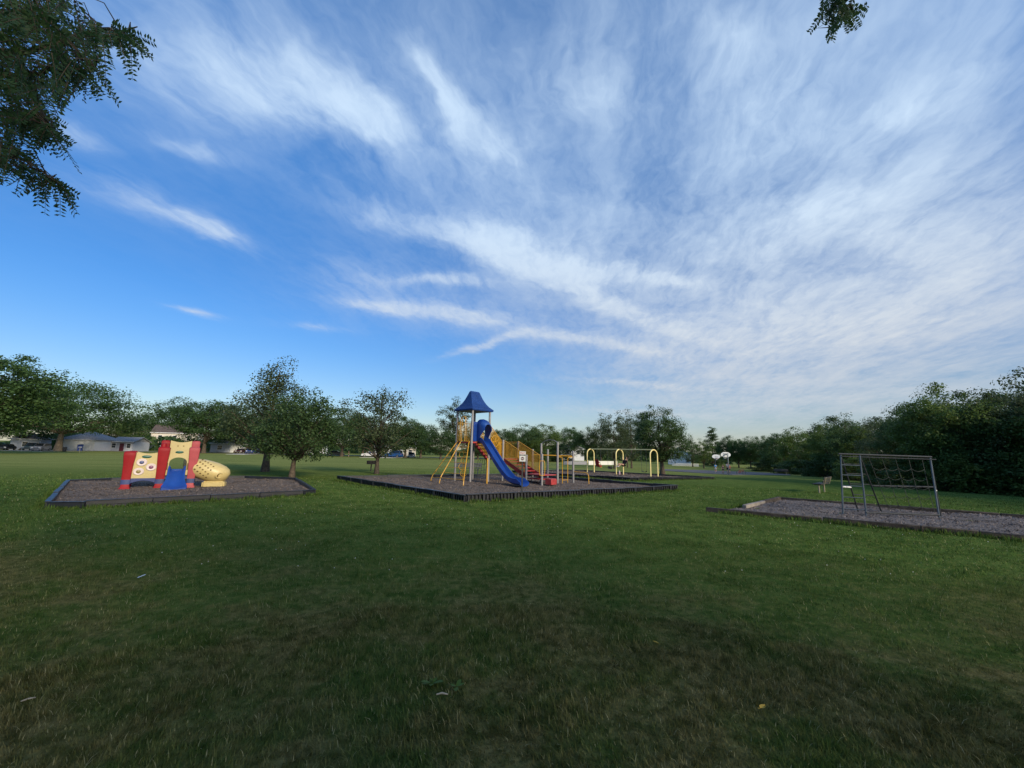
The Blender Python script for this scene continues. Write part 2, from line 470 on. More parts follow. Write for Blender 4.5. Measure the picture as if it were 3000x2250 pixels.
def make_tree(name, kind, seed, H=10., Wd=9., zb=.22, ncl=190, nl=92, lsz=.115, trunk_r=.22, flat=.6, lean=(0, 0), core=.35, bark='bark', cr=.17, asp=.62, forks=9, drop=None):
    """trunk and crown meshes: limbs grow from the trunk to leaf clumps spread through an uneven crown"""
    rng = np.random.default_rng(seed)
    R = Wd / 2; z0 = H * zb; pf = PROF[kind]
    t = rng.random(ncl * 3); keep = rng.random(ncl * 3) < pf(t) ** (1.6 if kind != 'conifer' else .55)
    t = t[keep][:ncl]; n = len(t)
    a = rng.random(n) * 2 * PI
    ph = rng.random(6) * 6.28
    lump = 1 + .17 * np.sin(2 * a + ph[0] + 3 * t) + .14 * np.sin(3 * a + ph[1] - 5 * t) + .10 * np.sin(5 * a + ph[2] + 9 * t)
    rho = core + (1 - core) * rng.random(n) ** .55
    r = R * pf(t) * lump * rho * .9
    cx, cy = r * np.cos(a), r * np.sin(a)
    cz = z0 + (H - z0) * t * (.94 + .08 * np.sin(3 * a + ph[3])) - .10 * R * rho ** 2 * (.4 if kind != 'wide' else .8)
    cen = np.stack([cx, cy, cz], 1)
    if kind == 'conifer': cen[:, 2] -= .25 * r
    rad_c = R * cr * rng.uniform(.65, 1.35, n)
    k = rng.poisson(nl, n) + 4
    idx = np.repeat(np.arange(n), k)
    off = rng.normal(size=(len(idx), 3)) * .62
    ln = np.linalg.norm(off, axis=1, keepdims=True); off *= np.minimum(1., 1.35 / np.maximum(ln, 1e-6))
    off[:, 2] *= flat
    p = cen[idx] + off * rad_c[idx][:, None]
    nn = off * .5 + np.array([0, 0, .75]) + rng.normal(size=off.shape) * .45
    sz = lsz * rng.uniform(.6, 1.35, len(idx))
    ct = rng.random(n)
    tone = np.clip(ct[idx] * .55 + rng.random(len(idx)) * .45, 0, 1)
    sway = np.clip(p[:, 2:3] / H, 0, 1) ** 1.5
    p[:, :2] += sway * np.array(lean) * H
    if drop is not None:
        q = drop(p); p, nn, sz, tone = p[q], nn[q], sz[q], tone[q]
    crown = leaf_cloud(name + '_crown', p, nn, sz, asp, rng, M['leaf0'], tone)
    # wood
    mb = MB()
    top = .80 if kind not in ('shrub',) else .5
    tp = []
    for i in range(9):
        s = i / 8
        zz = H * top * s
        w = (zz / H) ** 1.5
        tp.append(Vector((lean[0] * H * w + .012 * H * math.sin(seed + 4 * s) * s, lean[1] * H * w + .012 * H * math.cos(seed * 1.7 + 5 * s) * s, zz)))
    tr = [trunk_r * (1.45 if i == 0 else 1.0 - .82 * (i / 8) ** .9) for i in range(9)]
    tr[1] = trunk_r * .98
    if kind != 'shrub': mb.tube(tp, tr, 9)
    order = np.argsort(-rad_c)[:forks * 4]
    for j, ci in enumerate(order):
        c = Vector(cen[ci]); sw = float(np.clip(c.z / H, 0, 1) ** 1.5)
        c.x += lean[0] * H * sw; c.y += lean[1] * H * sw
        zs = min(max(H * zb * .75, c.z - c.xy.length * (.75 if kind != 'wide' else .45) - .05 * H), H * top * .95) if kind != 'shrub' else 0.
        f = zs / (H * top) * 8; i0 = min(int(f), 7)
        base = tp[i0].lerp(tp[i0 + 1], f - i0)
        if kind == 'shrub': base = Vector((c.x * .15, c.y * .15, 0))
        r0 = max(trunk_r * (1 - .82 * min(1, f / 8) ** .9) * .5, trunk_r * .1)
        mid = base.lerp(c, .5) + Vector((0, 0, .05 * H * (.6 if kind != 'conifer' else -.3))) + Vector(rng.normal(size=3)) * .02 * H
        mb.tube([base, base.lerp(mid, .55), mid, c], [r0, r0 * .75, r0 * .5, r0 * .16], 5, caps=False)
    trunk = mb.mesh(name + '_trunk', M[bark], smooth=60)
    return trunk, crown

def plant(meshes, name, label, x, y, sx, sz, rz, shade, group=None, wood='trunk', z=None, cat='tree', sy=None):
    t = thing(name, label, cat, (x, y, float(hz(x, y)) - .03 if z is None else z), rz, group)
    t.scale = (sx, sx if sy is None else sy, sz)
    link_mesh(wood, meshes[0], t)
    link_mesh('crown' if cat == 'tree' else 'foliage', meshes[1], t, mat=M[shade])
    return t

VAR = {
    'round': [make_tree('round_a', 'round', 3, forks=8), make_tree('round_b', 'round', 14, ncl=170, forks=8), make_tree('round_c', 'round', 25, ncl=210, forks=8)],
    'wide': [make_tree('wide_a', 'wide', 6, Wd=15., zb=.31, ncl=300, nl=80, lsz=.125, trunk_r=.36, flat=.45, bark='bark_pale')],
    'loose': [make_tree('loose_a', 'loose', 8, Wd=6., zb=.2, ncl=110, nl=70, lsz=.105, cr=.2, core=.15, trunk_r=.16), make_tree('loose_b', 'loose', 19, Wd=6., zb=.16, ncl=95, nl=74, lsz=.105, cr=.22, core=.15, trunk_r=.16)],
    'conifer': [make_tree('conifer_a', 'conifer', 5, Wd=6.5, zb=.06, ncl=170, nl=75, lsz=.105, flat=.35, trunk_r=.18)],
    'bushy': [make_tree('bushy_a', 'bushy', 12, Wd=8., zb=.05, ncl=200, nl=90, lsz=.115, trunk_r=.16), make_tree('bushy_b', 'bushy', 21, Wd=8., zb=.05, ncl=210, nl=88, lsz=.115, trunk_r=.16)],
    'shrub': [make_tree('shrub_a', 'shrub', 31, H=3., Wd=4., zb=.02, ncl=95, nl=90, lsz=.07, trunk_r=.05), make_tree('shrub_b', 'shrub', 33, H=3., Wd=4., zb=.02, ncl=95, nl=90, lsz=.07, trunk_r=.05)],
}
BASE_W = {'round': 9., 'wide': 15., 'loose': 6., 'conifer': 6.5, 'bushy': 8., 'shrub': 4.}
TREE_ROWS = [
    (-85.8, 67.0, 15.8, 18.5, 'round', 0, 'big round tree cut off by the left edge of the photo', 'trees along the street'),
    (-105.7, 96.5, 15.6, 26.5, 'wide', 0, 'wide spreading tree with thick pale trunk in front of the white garage', 'trees along the street'),
    (-120.3, 101.6, 14.2, 16.9, 'round', 1, 'dark round tree standing over the parked cars at far left', 'trees along the street'),
    (-122.8, 125.6, 8.9, 17.7, 'wide', 2, 'low yellow-green spreading tree right of the blue bin and garage', 'trees along the street'),
    (-136.5, 150.7, 11.7, 13.7, 'round', 3, 'dark maroon-green round tree behind the low yellow-green tree', 'trees along the street'),
    (-81.3, 109.4, 13.4, 18.2, 'round', 0, 'round street tree with forked pale trunk behind the small playhouse', 'trees along the street'),
    (-125.7, 152.7, 17.7, 19.1, 'round', 0, 'taller round tree rising behind the forked street tree above the playhouse', 'trees along the street'),
    (-85.7, 128.7, 14.0, 22.5, 'round', 1, 'dark street tree in front of the blue car, left of the tall lawn tree', 'trees along the street'),
    (-68.4, 124.3, 11.8, 18.6, 'round', 0, 'street tree seen between the tall lawn tree and the short leaning tree', 'trees along the street'),
    (-50.3, 107.8, 9.9, 13.4, 'round', 1, 'dark street tree just right of the short leaning tree', 'trees along the street'),
    (-43.4, 106.2, 11.7, 15.0, 'round', 0, 'tallest street tree in the row left of the airy young tree', 'trees along the street'),
    (-40.0, 111.8, 10.7, 12.1, 'round', 1, 'dark street tree directly behind the park grill', 'trees along the street'),
    (-34.4, 120.7, 8.7, 12.0, 'round', 2, 'yellow-green street tree above the blue SUV', 'trees along the street'),
    (-28.3, 111.1, 10.2, 12.0, 'round', 0, 'street tree just right of the blue SUV', 'trees along the street'),
    (-24.2, 111.2, 8.9, 10.2, 'round', 1, 'dark street tree right of the SUV, left of the climbing ladder', 'trees along the street'),
    (-16.0, 94.7, 6.5, 9.4, 'round', 1, 'low dark tree behind the yellow climbing ladder', 'trees along the street'),
    (-15.7, 111.6, 16.0, 9.3, 'loose', 3, 'tall narrow loose tree rising left of the blue tower roof', 'trees along the street'),
    (-8.6, 109.0, 6.8, 9.9, 'round', 1, 'low dark tree seen through the tower below the slide', 'trees along the street'),
    (-2.3, 112.8, 7.9, 10.3, 'round', 1, 'dark tree seen just right of the blue slide', 'trees along the street'),
    (3.4, 118.5, 9.2, 12.8, 'round', 1, 'dark leafy tree above the yellow stair railing', 'trees along the street'),
    (10.7, 136.1, 11.0, 14.7, 'round', 2, 'yellow-green tree above the red step boxes', 'trees along the street'),
    (21.8, 152.3, 11.6, 10.8, 'round', 0, 'small isolated round tree behind the grey-roofed house', 'trees along the street'),
    (6.2, 116.0, 5.9, 10.6, 'bushy', 2, 'low bright bushy tree behind the sign and overhead ladder', 'trees along the street'),
    (15.3, 127.9, 5.5, 9.6, 'bushy', 1, 'low dark bush-like tree beside the grey-roofed house', 'trees along the street'),
    (22.8, 122.9, 9.5, 9.2, 'round', 1, 'dark round tree left of the swing set arch', 'trees along the street'),
    (26.2, 118.8, 13.0, 7.9, 'loose', 3, 'dark loose tree above the red swing seat', 'trees beyond the swings and court'),
    (16.8, 66.6, 8.8, 5.3, 'loose', 3, 'tallest dark olive tree behind the left bay of the swings', 'trees beyond the swings and court'),
    (22.6, 77.0, 9.9, 5.8, 'loose', 3, 'thin birch-like tree left of the dense round tree', 'trees beyond the swings and court'),
    (23.1, 81.4, 10.0, 4.1, 'loose', 3, 'thin olive tree between the dark olive tree and birch-like tree', 'trees beyond the swings and court'),
    (46.6, 105.5, 7.3, 4.8, 'loose', 3, 'small grey-green tree in front of the white gabled house', 'trees beyond the swings and court'),
    (59.2, 120.5, 11.0, 8.0, 'conifer', 1, 'pointed conifer behind the far basketball hoop', 'trees beyond the swings and court'),
    (43.9, 93.7, 6.3, 4.7, 'loose', 2, 'light green young tree left of the far basketball hoop', 'trees beyond the swings and court'),
    (59.8, 113.2, 7.9, 5.6, 'round', 1, 'dark round tree just right of the conifer behind the hoops', 'trees beyond the swings and court'),
    (60.2, 108.8, 7.1, 6.3, 'round', 0, 'round tree behind the near basketball backboard, left one', 'trees beyond the swings and court'),
    (61.2, 105.1, 7.2, 6.1, 'round', 1, 'dark round tree behind the near basketball backboard, right one', 'trees beyond the swings and court'),
    (62.1, 101.6, 7.5, 5.9, 'round', 0, 'round tree beyond the court above the bicycle', 'trees beyond the swings and court'),
    (59.2, 92.6, 7.1, 6.2, 'round', 1, 'dark round tree beyond the court right of the bicycle', 'trees beyond the swings and court'),
    (51.2, 77.2, 8.0, 6.9, 'bushy', 0, 'green bushy tree, first along the front of the wood from the court', 'trees along the wood edge'),
    (48.0, 68.5, 7.7, 6.8, 'round', 2, 'yellow-green round tree, second along the front of the wood from the court', 'trees along the wood edge'),
    (44.6, 60.4, 6.4, 5.9, 'bushy', 2, 'yellow-green bushy tree, third along the front of the wood from the court', 'trees along the wood edge'),
    (39.2, 50.4, 6.8, 5.0, 'round', 2, 'yellow-green round tree, fourth along the front of the wood from the court', 'trees along the wood edge'),
    (35.5, 43.3, 7.0, 4.3, 'loose', 1, 'dark green loose airy tree, fifth along the front of the wood from the court', 'trees along the wood edge'),
    (36.0, 42.2, 5.8, 4.5, 'bushy', 2, 'yellow-green bushy tree, sixth along the front of the wood from the court', 'trees along the wood edge'),
    (32.3, 36.2, 6.0, 3.2, 'loose', 3, 'dark olive loose airy tree, seventh along the front of the wood from the court', 'trees along the wood edge'),
    (30.1, 32.0, 5.7, 4.1, 'loose', 3, 'dark olive loose airy tree, eighth along the front of the wood from the court', 'trees along the wood edge'),
    (28.6, 29.1, 5.7, 4.0, 'round', 1, 'dark green round tree, ninth along the front of the wood from the court', 'trees along the wood edge'),
    (27.4, 26.8, 5.9, 2.9, 'loose', 1, 'dark green loose airy tree, tenth along the front of the wood from the court', 'trees along the wood edge'),
    (27.2, 25.4, 6.6, 5.3, 'round', 2, 'yellow-green round tree, eleventh along the front of the wood from the court', 'trees along the wood edge'),
    (27.6, 24.8, 5.3, 4.4, 'bushy', 0, 'green bushy tree, twelfth along the front of the wood from the court', 'trees along the wood edge'),
    (28.0, 24.0, 6.1, 3.2, 'loose', 3, 'dark olive loose airy tree, thirteenth along the front of the wood from the court', 'trees along the wood edge'),
    (28.6, 23.4, 5.4, 4.9, 'bushy', 0, 'green bushy tree, fourteenth along the front of the wood from the court', 'trees along the wood edge'),
    (30.7, 23.2, 8.3, 4.0, 'loose', 3, 'dark olive loose airy tree, fifteenth along the front of the wood from the court', 'trees along the wood edge'),
    (29.7, 21.5, 6.1, 5.5, 'bushy', 2, 'yellow-green bushy tree, sixteenth along the front of the wood from the court', 'trees along the wood edge'),
    (37.6, 49.4, 2.7, 5.9, 'shrub', 1, 'wild dark green shrub at the foot of the wood, third from the court', 'shrubs along the wood edge'),
    (33.3, 39.5, 2.5, 5.1, 'shrub', 2, 'wild yellow-green shrub at the foot of the wood, fourth from the court', 'shrubs along the wood edge'),
    (29.2, 31.6, 2.2, 4.4, 'shrub', 1, 'wild dark green shrub at the foot of the wood, fifth from the court', 'shrubs along the wood edge'),
    (26.7, 26.5, 2.2, 4.3, 'shrub', 1, 'wild dark green shrub at the foot of the wood, sixth from the court', 'shrubs along the wood edge'),
    (26.5, 24.2, 2.2, 4.4, 'shrub', 2, 'wild yellow-green shrub at the foot of the wood, seventh from the court', 'shrubs along the wood edge'),
    (27.9, 23.4, 2.2, 4.8, 'shrub', 1, 'wild dark green shrub at the foot of the wood, eighth from the court', 'shrubs along the wood edge'),
    (28.4, 22.0, 2.2, 4.9, 'shrub', 2, 'wild yellow-green shrub at the foot of the wood, ninth from the court', 'shrubs along the wood edge'),
    (42.1, 61.2, 2.2, 6.0, 'shrub', 0, 'wild green shrub at the foot of the wood, second from the court', 'shrubs along the wood edge'),
    (49.0, 78.7, 2.4, 6.8, 'shrub', 1, 'wild dark green shrub at the foot of the wood, first from the court', 'shrubs along the wood edge'),
    (59.7, 74.3, 10.8, 9.7, 'round', 3, 'dark olive tree in the back row of the wood, first from the court', 'back row of the wood'),
    (47.9, 52.1, 8.2, 7.8, 'round', 3, 'dark olive tree in the back row of the wood, second from the court', 'back row of the wood'),
    (45.0, 43.2, 9.4, 7.4, 'round', 1, 'dark green tree in the back row of the wood, third from the court', 'back row of the wood'),
    (44.0, 38.3, 9.0, 7.3, 'round', 3, 'dark olive tree in the back row of the wood, fourth from the court', 'back row of the wood'),
    (47.4, 37.6, 9.6, 8.4, 'round', 1, 'dark green tree in the back row of the wood, fifth from the court', 'back row of the wood'),
]
_cnt = {}
for (x, y, h, w, kind, sh, label, group) in TREE_ROWS:
    i = _cnt.get(kind, 0); _cnt[kind] = i + 1
    vs = VAR[kind]
    shrub = kind == 'shrub'
    nm = {'round': 'round_tree', 'wide': 'spreading_tree', 'loose': 'loose_tree', 'conifer': 'conifer_tree', 'bushy': 'bushy_tree', 'shrub': 'wild_shrub'}[kind]
    plant(vs[i % len(vs)], nm, label, x, y, w / BASE_W[kind], h * (1.12 if 'wood' not in group else 1.0) / (3. if shrub else 10.), (i * 2.399) % 6.28, 'leaf%d' % sh, group, wood='stem' if shrub else 'trunk', cat='shrub' if shrub else 'tree')

# the trees standing on the lawn
ta = make_tree('lawn_a', 'oak', 41, H=8.0, Wd=6.4, zb=.20, ncl=250, nl=64, lsz=.062, trunk_r=.20, cr=.15, core=.06, lean=(.012, 0), flat=.75, asp=.7, forks=14)
plant(ta, 'lawn_tree', 'tall pointed tree on the lawn right of the small playhouse', -15.6, 26.5, 1, 1, 0, 'leaf3')
tb = make_tree('lawn_b', 'round', 42, H=4.6, Wd=4.6, zb=.26, ncl=230, nl=70, lsz=.056, trunk_r=.13, cr=.16, core=.1, lean=(.085, 0), flat=.7, forks=12)
plant(tb, 'lawn_tree', 'short leaning tree on the lawn just behind the small playhouse bed', -11.1, 21.2, 1, 1, .3, 'leaf1')
tc = make_tree('lawn_c', 'loose', 44, H=5.9, Wd=4.7, zb=.22, ncl=130, nl=62, lsz=.062, trunk_r=.13, cr=.16, core=.05, flat=.8, asp=.7, forks=14)
plant(tc, 'lawn_tree', 'airy young tree at the back edge of the big play area, beside the grill', -8.6, 26.8, 1, 1, 1.2, 'leaf3')
tsw = make_tree('lawn_d', 'round', 47, H=6.7, Wd=5.6, zb=.24, ncl=340, nl=80, lsz=.064, trunk_r=.20, cr=.14, core=.3, lean=(-.07, 0), forks=12)
plant(tsw, 'lawn_tree', 'dense round dark tree with leaning trunk behind the swings', 14.5, 39.4, 1, 1, 0, 'leaf1')


# ------------------------------------------------------------------ the street trees' dark backdrop: a far-off wood nobody could count
_r = np.random.default_rng(77)
n = 26000
az = _r.uniform(-1.25, 1.0, n)
dist = _r.uniform(165, 215, n)
top = 5.2 + 1.6 * np.sin(az * 9) + 1.2 * np.sin(az * 23 + 1) + .8 * np.sin(az * 51)
zz = _r.random(n) ** .8 * top
pp = np.stack([np.sin(az) * dist, np.cos(az) * dist, zz - 1.6], 1)
fw_me = leaf_cloud('far_wood', pp, _r.normal(size=(n, 3)) + np.array([0, -.3, .7]), _r.uniform(.5, 1.1, n), .7, _r, M['leaf1'])
tag(link_mesh('far_wood', fw_me), 'far-off dark green wood closing the view behind the houses', 'wood', kind='stuff')

# ------------------------------------------------------------------ lawn: blades of grass near the camera
PITS = {}
def inside(poly, x, y):
    c = np.zeros(x.shape, bool)
    n = len(poly)
    for i in range(n):
        x0, y0 = poly[i]; x1, y1 = poly[(i + 1) % n]
        m = ((y0 > y) != (y1 > y)) & (x < (x1 - x0) * (y - y0) / (y1 - y0 + 1e-12) + x0)
        c ^= m
    return c

PITS['playhouse'] = [(-11.0, 10.05), (-10.3, 10.25), (-6.75, 13.7), (-6.6, 14.2), (-9.9, 19.3), (-12.7, 20.0), (-16.4, 17.2), (-16.9, 16.0)]
PITS['tower'] = [(-1.34, 12.97), (7.7, 19.15), (.62, 26.5), (-8.42, 20.36)]
PITS['swing'] = [(7.59, 25.97), (15.62, 31.74), (7.47, 41.66), (.18, 32.35)]
PITS['climber'] = [(5.98, 11.97), (14.6, 6.1), (18.8, 9.0), (10.2, 15.8)]

def grass(name, r0, r1, dens, h, w, segs, seed):
    rng = np.random.default_rng(seed)
    amax = 1.02
    n = int(dens * amax * (r1 * r1 - r0 * r0))
    r = np.sqrt(rng.uniform(r0 * r0, r1 * r1, n)); a = rng.uniform(-amax, amax, n)
    x, y = r * np.sin(a), r * np.cos(a)
    out = np.zeros(n, bool)
    for p in PITS.values(): out |= inside(p, x, y)
    if r1 > 30: out |= rng.random(n) < sst(22, 34, r)
    x, y = x[~out], y[~out]; n = len(x)
    z = hz(x, y)
    # clumps: blades lean together and stand higher in tufts
    tu = np.sin(x * 5.1 + 1.7 * np.sin(y * 3.3)) * np.sin(y * 4.7 + 1.3 * np.sin(x * 2.9)) * .5 + .5
    hh = h * (.45 + .75 * tu) * rng.uniform(.5, 1.4, n)
    di = rng.uniform(0, 2 * PI, n) * .75 + 2.2 * np.sin(x * 1.9 + np.cos(y * 2.3) * 2)
    lean = rng.uniform(.15, 1.25, n)
    dx, dy = np.cos(di), np.sin(di)
    sx, sy = -dy, dx
    ww = w * rng.uniform(.6, 1.3, n)
    co = []
    lv = [(0., 1.), (.55, .8)] if segs == 2 else [(0., 1.)]
    for s, k in lv:
        fx = hh * lean * s ** 1.6; fz = hh * s * (1 - .18 * lean * s)
        for e in (-1, 1):
            co.append(np.stack([x + dx * fx + sx * ww * k * e * .5, y + dy * fx + sy * ww * k * e * .5, z + fz - .004], 1))
    fx = hh * lean; fz = hh * np.clip(1 - .35 * lean, .3, 1)
    co.append(np.stack([x + dx * fx, y + dy * fx, z + fz], 1))
    co = np.stack(co, 1).astype(np.float32); k = co.shape[1]
    me = bpy.data.meshes.new(name)
    me.vertices.add(n * k); me.vertices.foreach_set('co', co.ravel())
    base = (np.arange(n) * k)[:, None]
    if segs == 2:
        loops = np.concatenate([base + np.array([0, 1, 3, 2]), base + np.array([2, 3, 4])], 1).astype(np.int32)
        st = (np.arange(n) * 7)[:, None] + np.array([0, 4])
    else:
        loops = (base + np.array([0, 1, 2])).astype(np.int32); st = (np.arange(n) * 3)[:, None]
    me.loops.add(loops.size); me.loops.foreach_set('vertex_index', loops.ravel())
    me.polygons.add(st.size); me.polygons.foreach_set('loop_start', st.ravel().astype(np.int32))
    me.update(calc_edges=True)
    at = me.attributes.new('tone', 'FLOAT', 'FACE')
    at.data.foreach_set('value', np.repeat(rng.random(n), segs).astype(np.float32))
    me.materials.append(M['blades'])
    return me

M['blades'] = mat_blades()
for i, (r0, r1, de, h, w, sg, lab) in enumerate((
        (2.0, 4.6, 7600, .042, .0046, 2, 'patchy mown grass at the photographer\'s feet, green mixed with straw'),
        (4.6, 9.0, 3000, .042, .0065, 1, 'mown green grass of the lawn in front of the play beds'),
        (9.0, 17., 900, .044, .013, 1, 'mown green grass of the lawn around the play beds'),
        (17., 34., 200, .046, .028, 1, 'mown grass of the open lawn beyond the play beds'))):
    tag(link_mesh('grass', grass('grass_%d' % i, r0, r1, de, h, w, sg, 100 + i)), lab, 'grass', kind='stuff')

# longer grass the mower misses, along the bed borders
def fringe(poly, seed, per=210, skip=()):
    rng = np.random.default_rng(seed); X, Y = [], []
    cx = np.mean([p[0] for p in poly]); cy = np.mean([p[1] for p in poly])
    for i in range(len(poly)):
        a, b = np.array(poly[i]), np.array(poly[(i + 1) % len(poly)]); L = np.linalg.norm(b - a); n = int(L * per)
        t = rng.random(n); nrm = np.array([b[1] - a[1], a[0] - b[0]]) / L
        if nrm @ ((a + b) / 2 - np.array([cx, cy])) < 0: nrm = -nrm
        o = .07 + rng.random(n) ** 2 * .20
        X.append(a[0] + (b[0] - a[0]) * t + nrm[0] * o); Y.append(a[1] + (b[1] - a[1]) * t + nrm[1] * o)
    x, y = np.concatenate(X), np.concatenate(Y); n = len(x)
    h = rng.uniform(.04, .13, n) * (.6 + .6 * np.sin(x * 3.1 + y * 2.3) ** 2); di = rng.uniform(0, 6.28, n); w = rng.uniform(.008, .018, n)
    z = hz(x, y); lean = rng.uniform(.1, .7, n)
    co = np.stack([np.stack([x - np.sin(di) * w, y + np.cos(di) * w, z - .01], 1), np.stack([x + np.sin(di) * w, y - np.cos(di) * w, z - .01], 1), np.stack([x + np.cos(di) * h * lean, y + np.sin(di) * h * lean, z + h], 1)], 1).astype(np.float32)
    me = bpy.data.meshes.new('fringe'); me.vertices.add(3 * n); me.vertices.foreach_set('co', co.ravel())
    me.loops.add(3 * n); me.loops.foreach_set('vertex_index', np.arange(3 * n, dtype=np.int32)); me.polygons.add(n); me.polygons.foreach_set('loop_start', np.arange(0, 3 * n, 3, dtype=np.int32)); me.update(calc_edges=True)
    at = me.attributes.new('tone', 'FLOAT', 'FACE'); at.data.foreach_set('value', (rng.random(n) * .95).astype(np.float32)); me.materials.append(M['blades'])
    return me
for k, what in (('playhouse', 'the playhouse bed'), ('tower', 'the slide tower bed'), ('climber', 'the rope climber bed'), ('swing', 'the swing bed')):
    tag(link_mesh('grass', fringe(PITS[k], len(what))), 'longer uncut grass fringing ' + what, 'grass', kind='stuff')

# ------------------------------------------------------------------ honey locusts standing over the photographer
import itertools
_fwd = cam.matrix_world.to_3x3() @ Vector((0, 0, -1)); _rt = cam.matrix_world.to_3x3() @ Vector((1, 0, 0)); _up = cam.matrix_world.to_3x3() @ Vector((0, 1, 0))
FWD, RT, UP = (np.array(v) for v in (_fwd, _rt, _up))
EYEP = np.array([0, 0, EYE])
def sight(x, y, dist):
    """point of the crown seen at a place of the photograph, dist metres off"""
    d = FWD + RT * ((x - 1500) / 1190) - UP * ((y - 1125) / 1190)
    return EYEP + d / np.linalg.norm(d) * dist
def in_view(p, off, mx=140):
    q = p + np.array(off) - EYEP
    c = q @ FWD
    sx = 1500 + 1190 * (q @ RT) / np.maximum(c, 1e-3); sy = 1125 - 1190 * (q @ UP) / np.maximum(c, 1e-3)
    return (c > .05) & (sx > -mx) & (sx < 3000 + mx) & (sy > -mx) & (sy < 2250 + mx)

def fronds(name, poly, n, d0, d1, droop, seed, length=.15, boughs=()):
    """pinnate leaves: a thin stalk with pairs of small leaflets"""
    rng = np.random.default_rng(seed)
    xs = [p[0] for p in poly]; ys = [p[1] for p in poly]
    cen, nor, ax, sz, tone = [], [], [], [], []
    stalk = MB(); got = 0; bases = []
    while got < n:
        along = got < n * .42
        if along:                                   # leaves set along the boughs
            path = boughs[int(rng.integers(len(boughs)))]; i = int(rng.integers(len(path) - 1)); f = rng.random()
            x, y, dd = (path[i][k] * (1 - f) + path[i + 1][k] * f for k in range(3))
            x += rng.normal() * 9; y += rng.normal() * 9
            b = sight(x, y, dd + rng.normal() * .08)
        else:
            x, y = rng.uniform(min(xs) - 30, max(xs)), rng.uniform(min(ys) - 40, max(ys))
            b = sight(x, y, rng.uniform(d0, d1))
        if not inside(poly, np.array([x]), np.array([y]))[0]: continue
        d = RT * rng.normal(droop[0], .55) + np.array([0, 0, 1]) * rng.normal(droop[1], .45) + FWD * rng.normal(0, .5)
        d /= np.linalg.norm(d)
        L = length * rng.uniform(.6, 1.2)
        tip = b + d * L + np.array([0, 0, -.25 * L])
        q = tip - EYEP; c = q @ FWD
        tx, ty = 1500 + 1190 * (q @ RT) / c, 1125 - 1190 * (q @ UP) / c
        if not along and not inside(poly, np.array([tx]), np.array([ty]))[0]: continue
        got += 1; bases.append(b)
        k = int(rng.integers(8, 12))
        side = np.cross(d, rng.normal(size=3) + np.array([0, 0, 1.])); side /= np.linalg.norm(side)
        nm = np.cross(d, side); tn = rng.random()
        for i in range(k):
            s = (i + 1.2) / (k + .6)
            c0 = b + d * L * s + np.array([0, 0, -.25 * L * s * s])
            for e in (-1, 1):
                ll = .0135 * (1.05 - .35 * abs(s - .45)) * rng.uniform(.85, 1.15)
                a_ = side * e + d * .35 + rng.normal(size=3) * .12; a_ /= np.linalg.norm(a_)
                cen.append(c0 + a_ * ll); ax.append(a_); nor.append(nm + rng.normal(size=3) * .3); sz.append(ll); tone.append(tn * .6 + rng.random() * .4)
        stalk.tube([b, b + d * L * .5 + np.array([0, 0, -.06 * L]), tip], [.0016, .0012, .0006], 3, caps=False)
    cen, nor, ax = np.array(cen), np.array(nor), np.array(ax)
    nor -= ax * (nor * ax).sum(1, keepdims=True)
    me = leaf_cloud(name, cen, nor, np.array(sz), .42, rng, M['locust'], np.array(tone), ax=ax)
    return me, stalk, bases

POLY_L = [(-260, -80), (205, -80), (205, 55), (188, 70), (215, 38), (268, 40), (322, 62), (360, 68), (402, 84), (428, 112), (420, 134), (392, 122), (372, 148), (340, 125), (318, 150), (338, 192), (334, 228), (316, 258), (292, 288), (258, 270), (246, 312), (222, 300), (206, 290), (222, 338), (196, 322), (172, 330), (152, 372), (190, 392), (192, 424), (170, 400), (140, 396), (122, 404), (106, 444), (84, 422), (62, 440), (110, 478), (160, 512), (198, 552), (222, 584), (218, 602), (192, 594), (168, 580), (150, 560), (118, 568), (122, 544), (92, 540), (62, 510), (40, 492), (42, 524), (8, 536), (-260, 560)]
POLY_R = [(2410, -90), (2540, -90), (2516, 0), (2522, 30), (2506, 62), (2494, 90), (2478, 106), (2464, 82), (2446, 96), (2444, 132), (2420, 128), (2404, 96), (2394, 66), (2408, 30)]

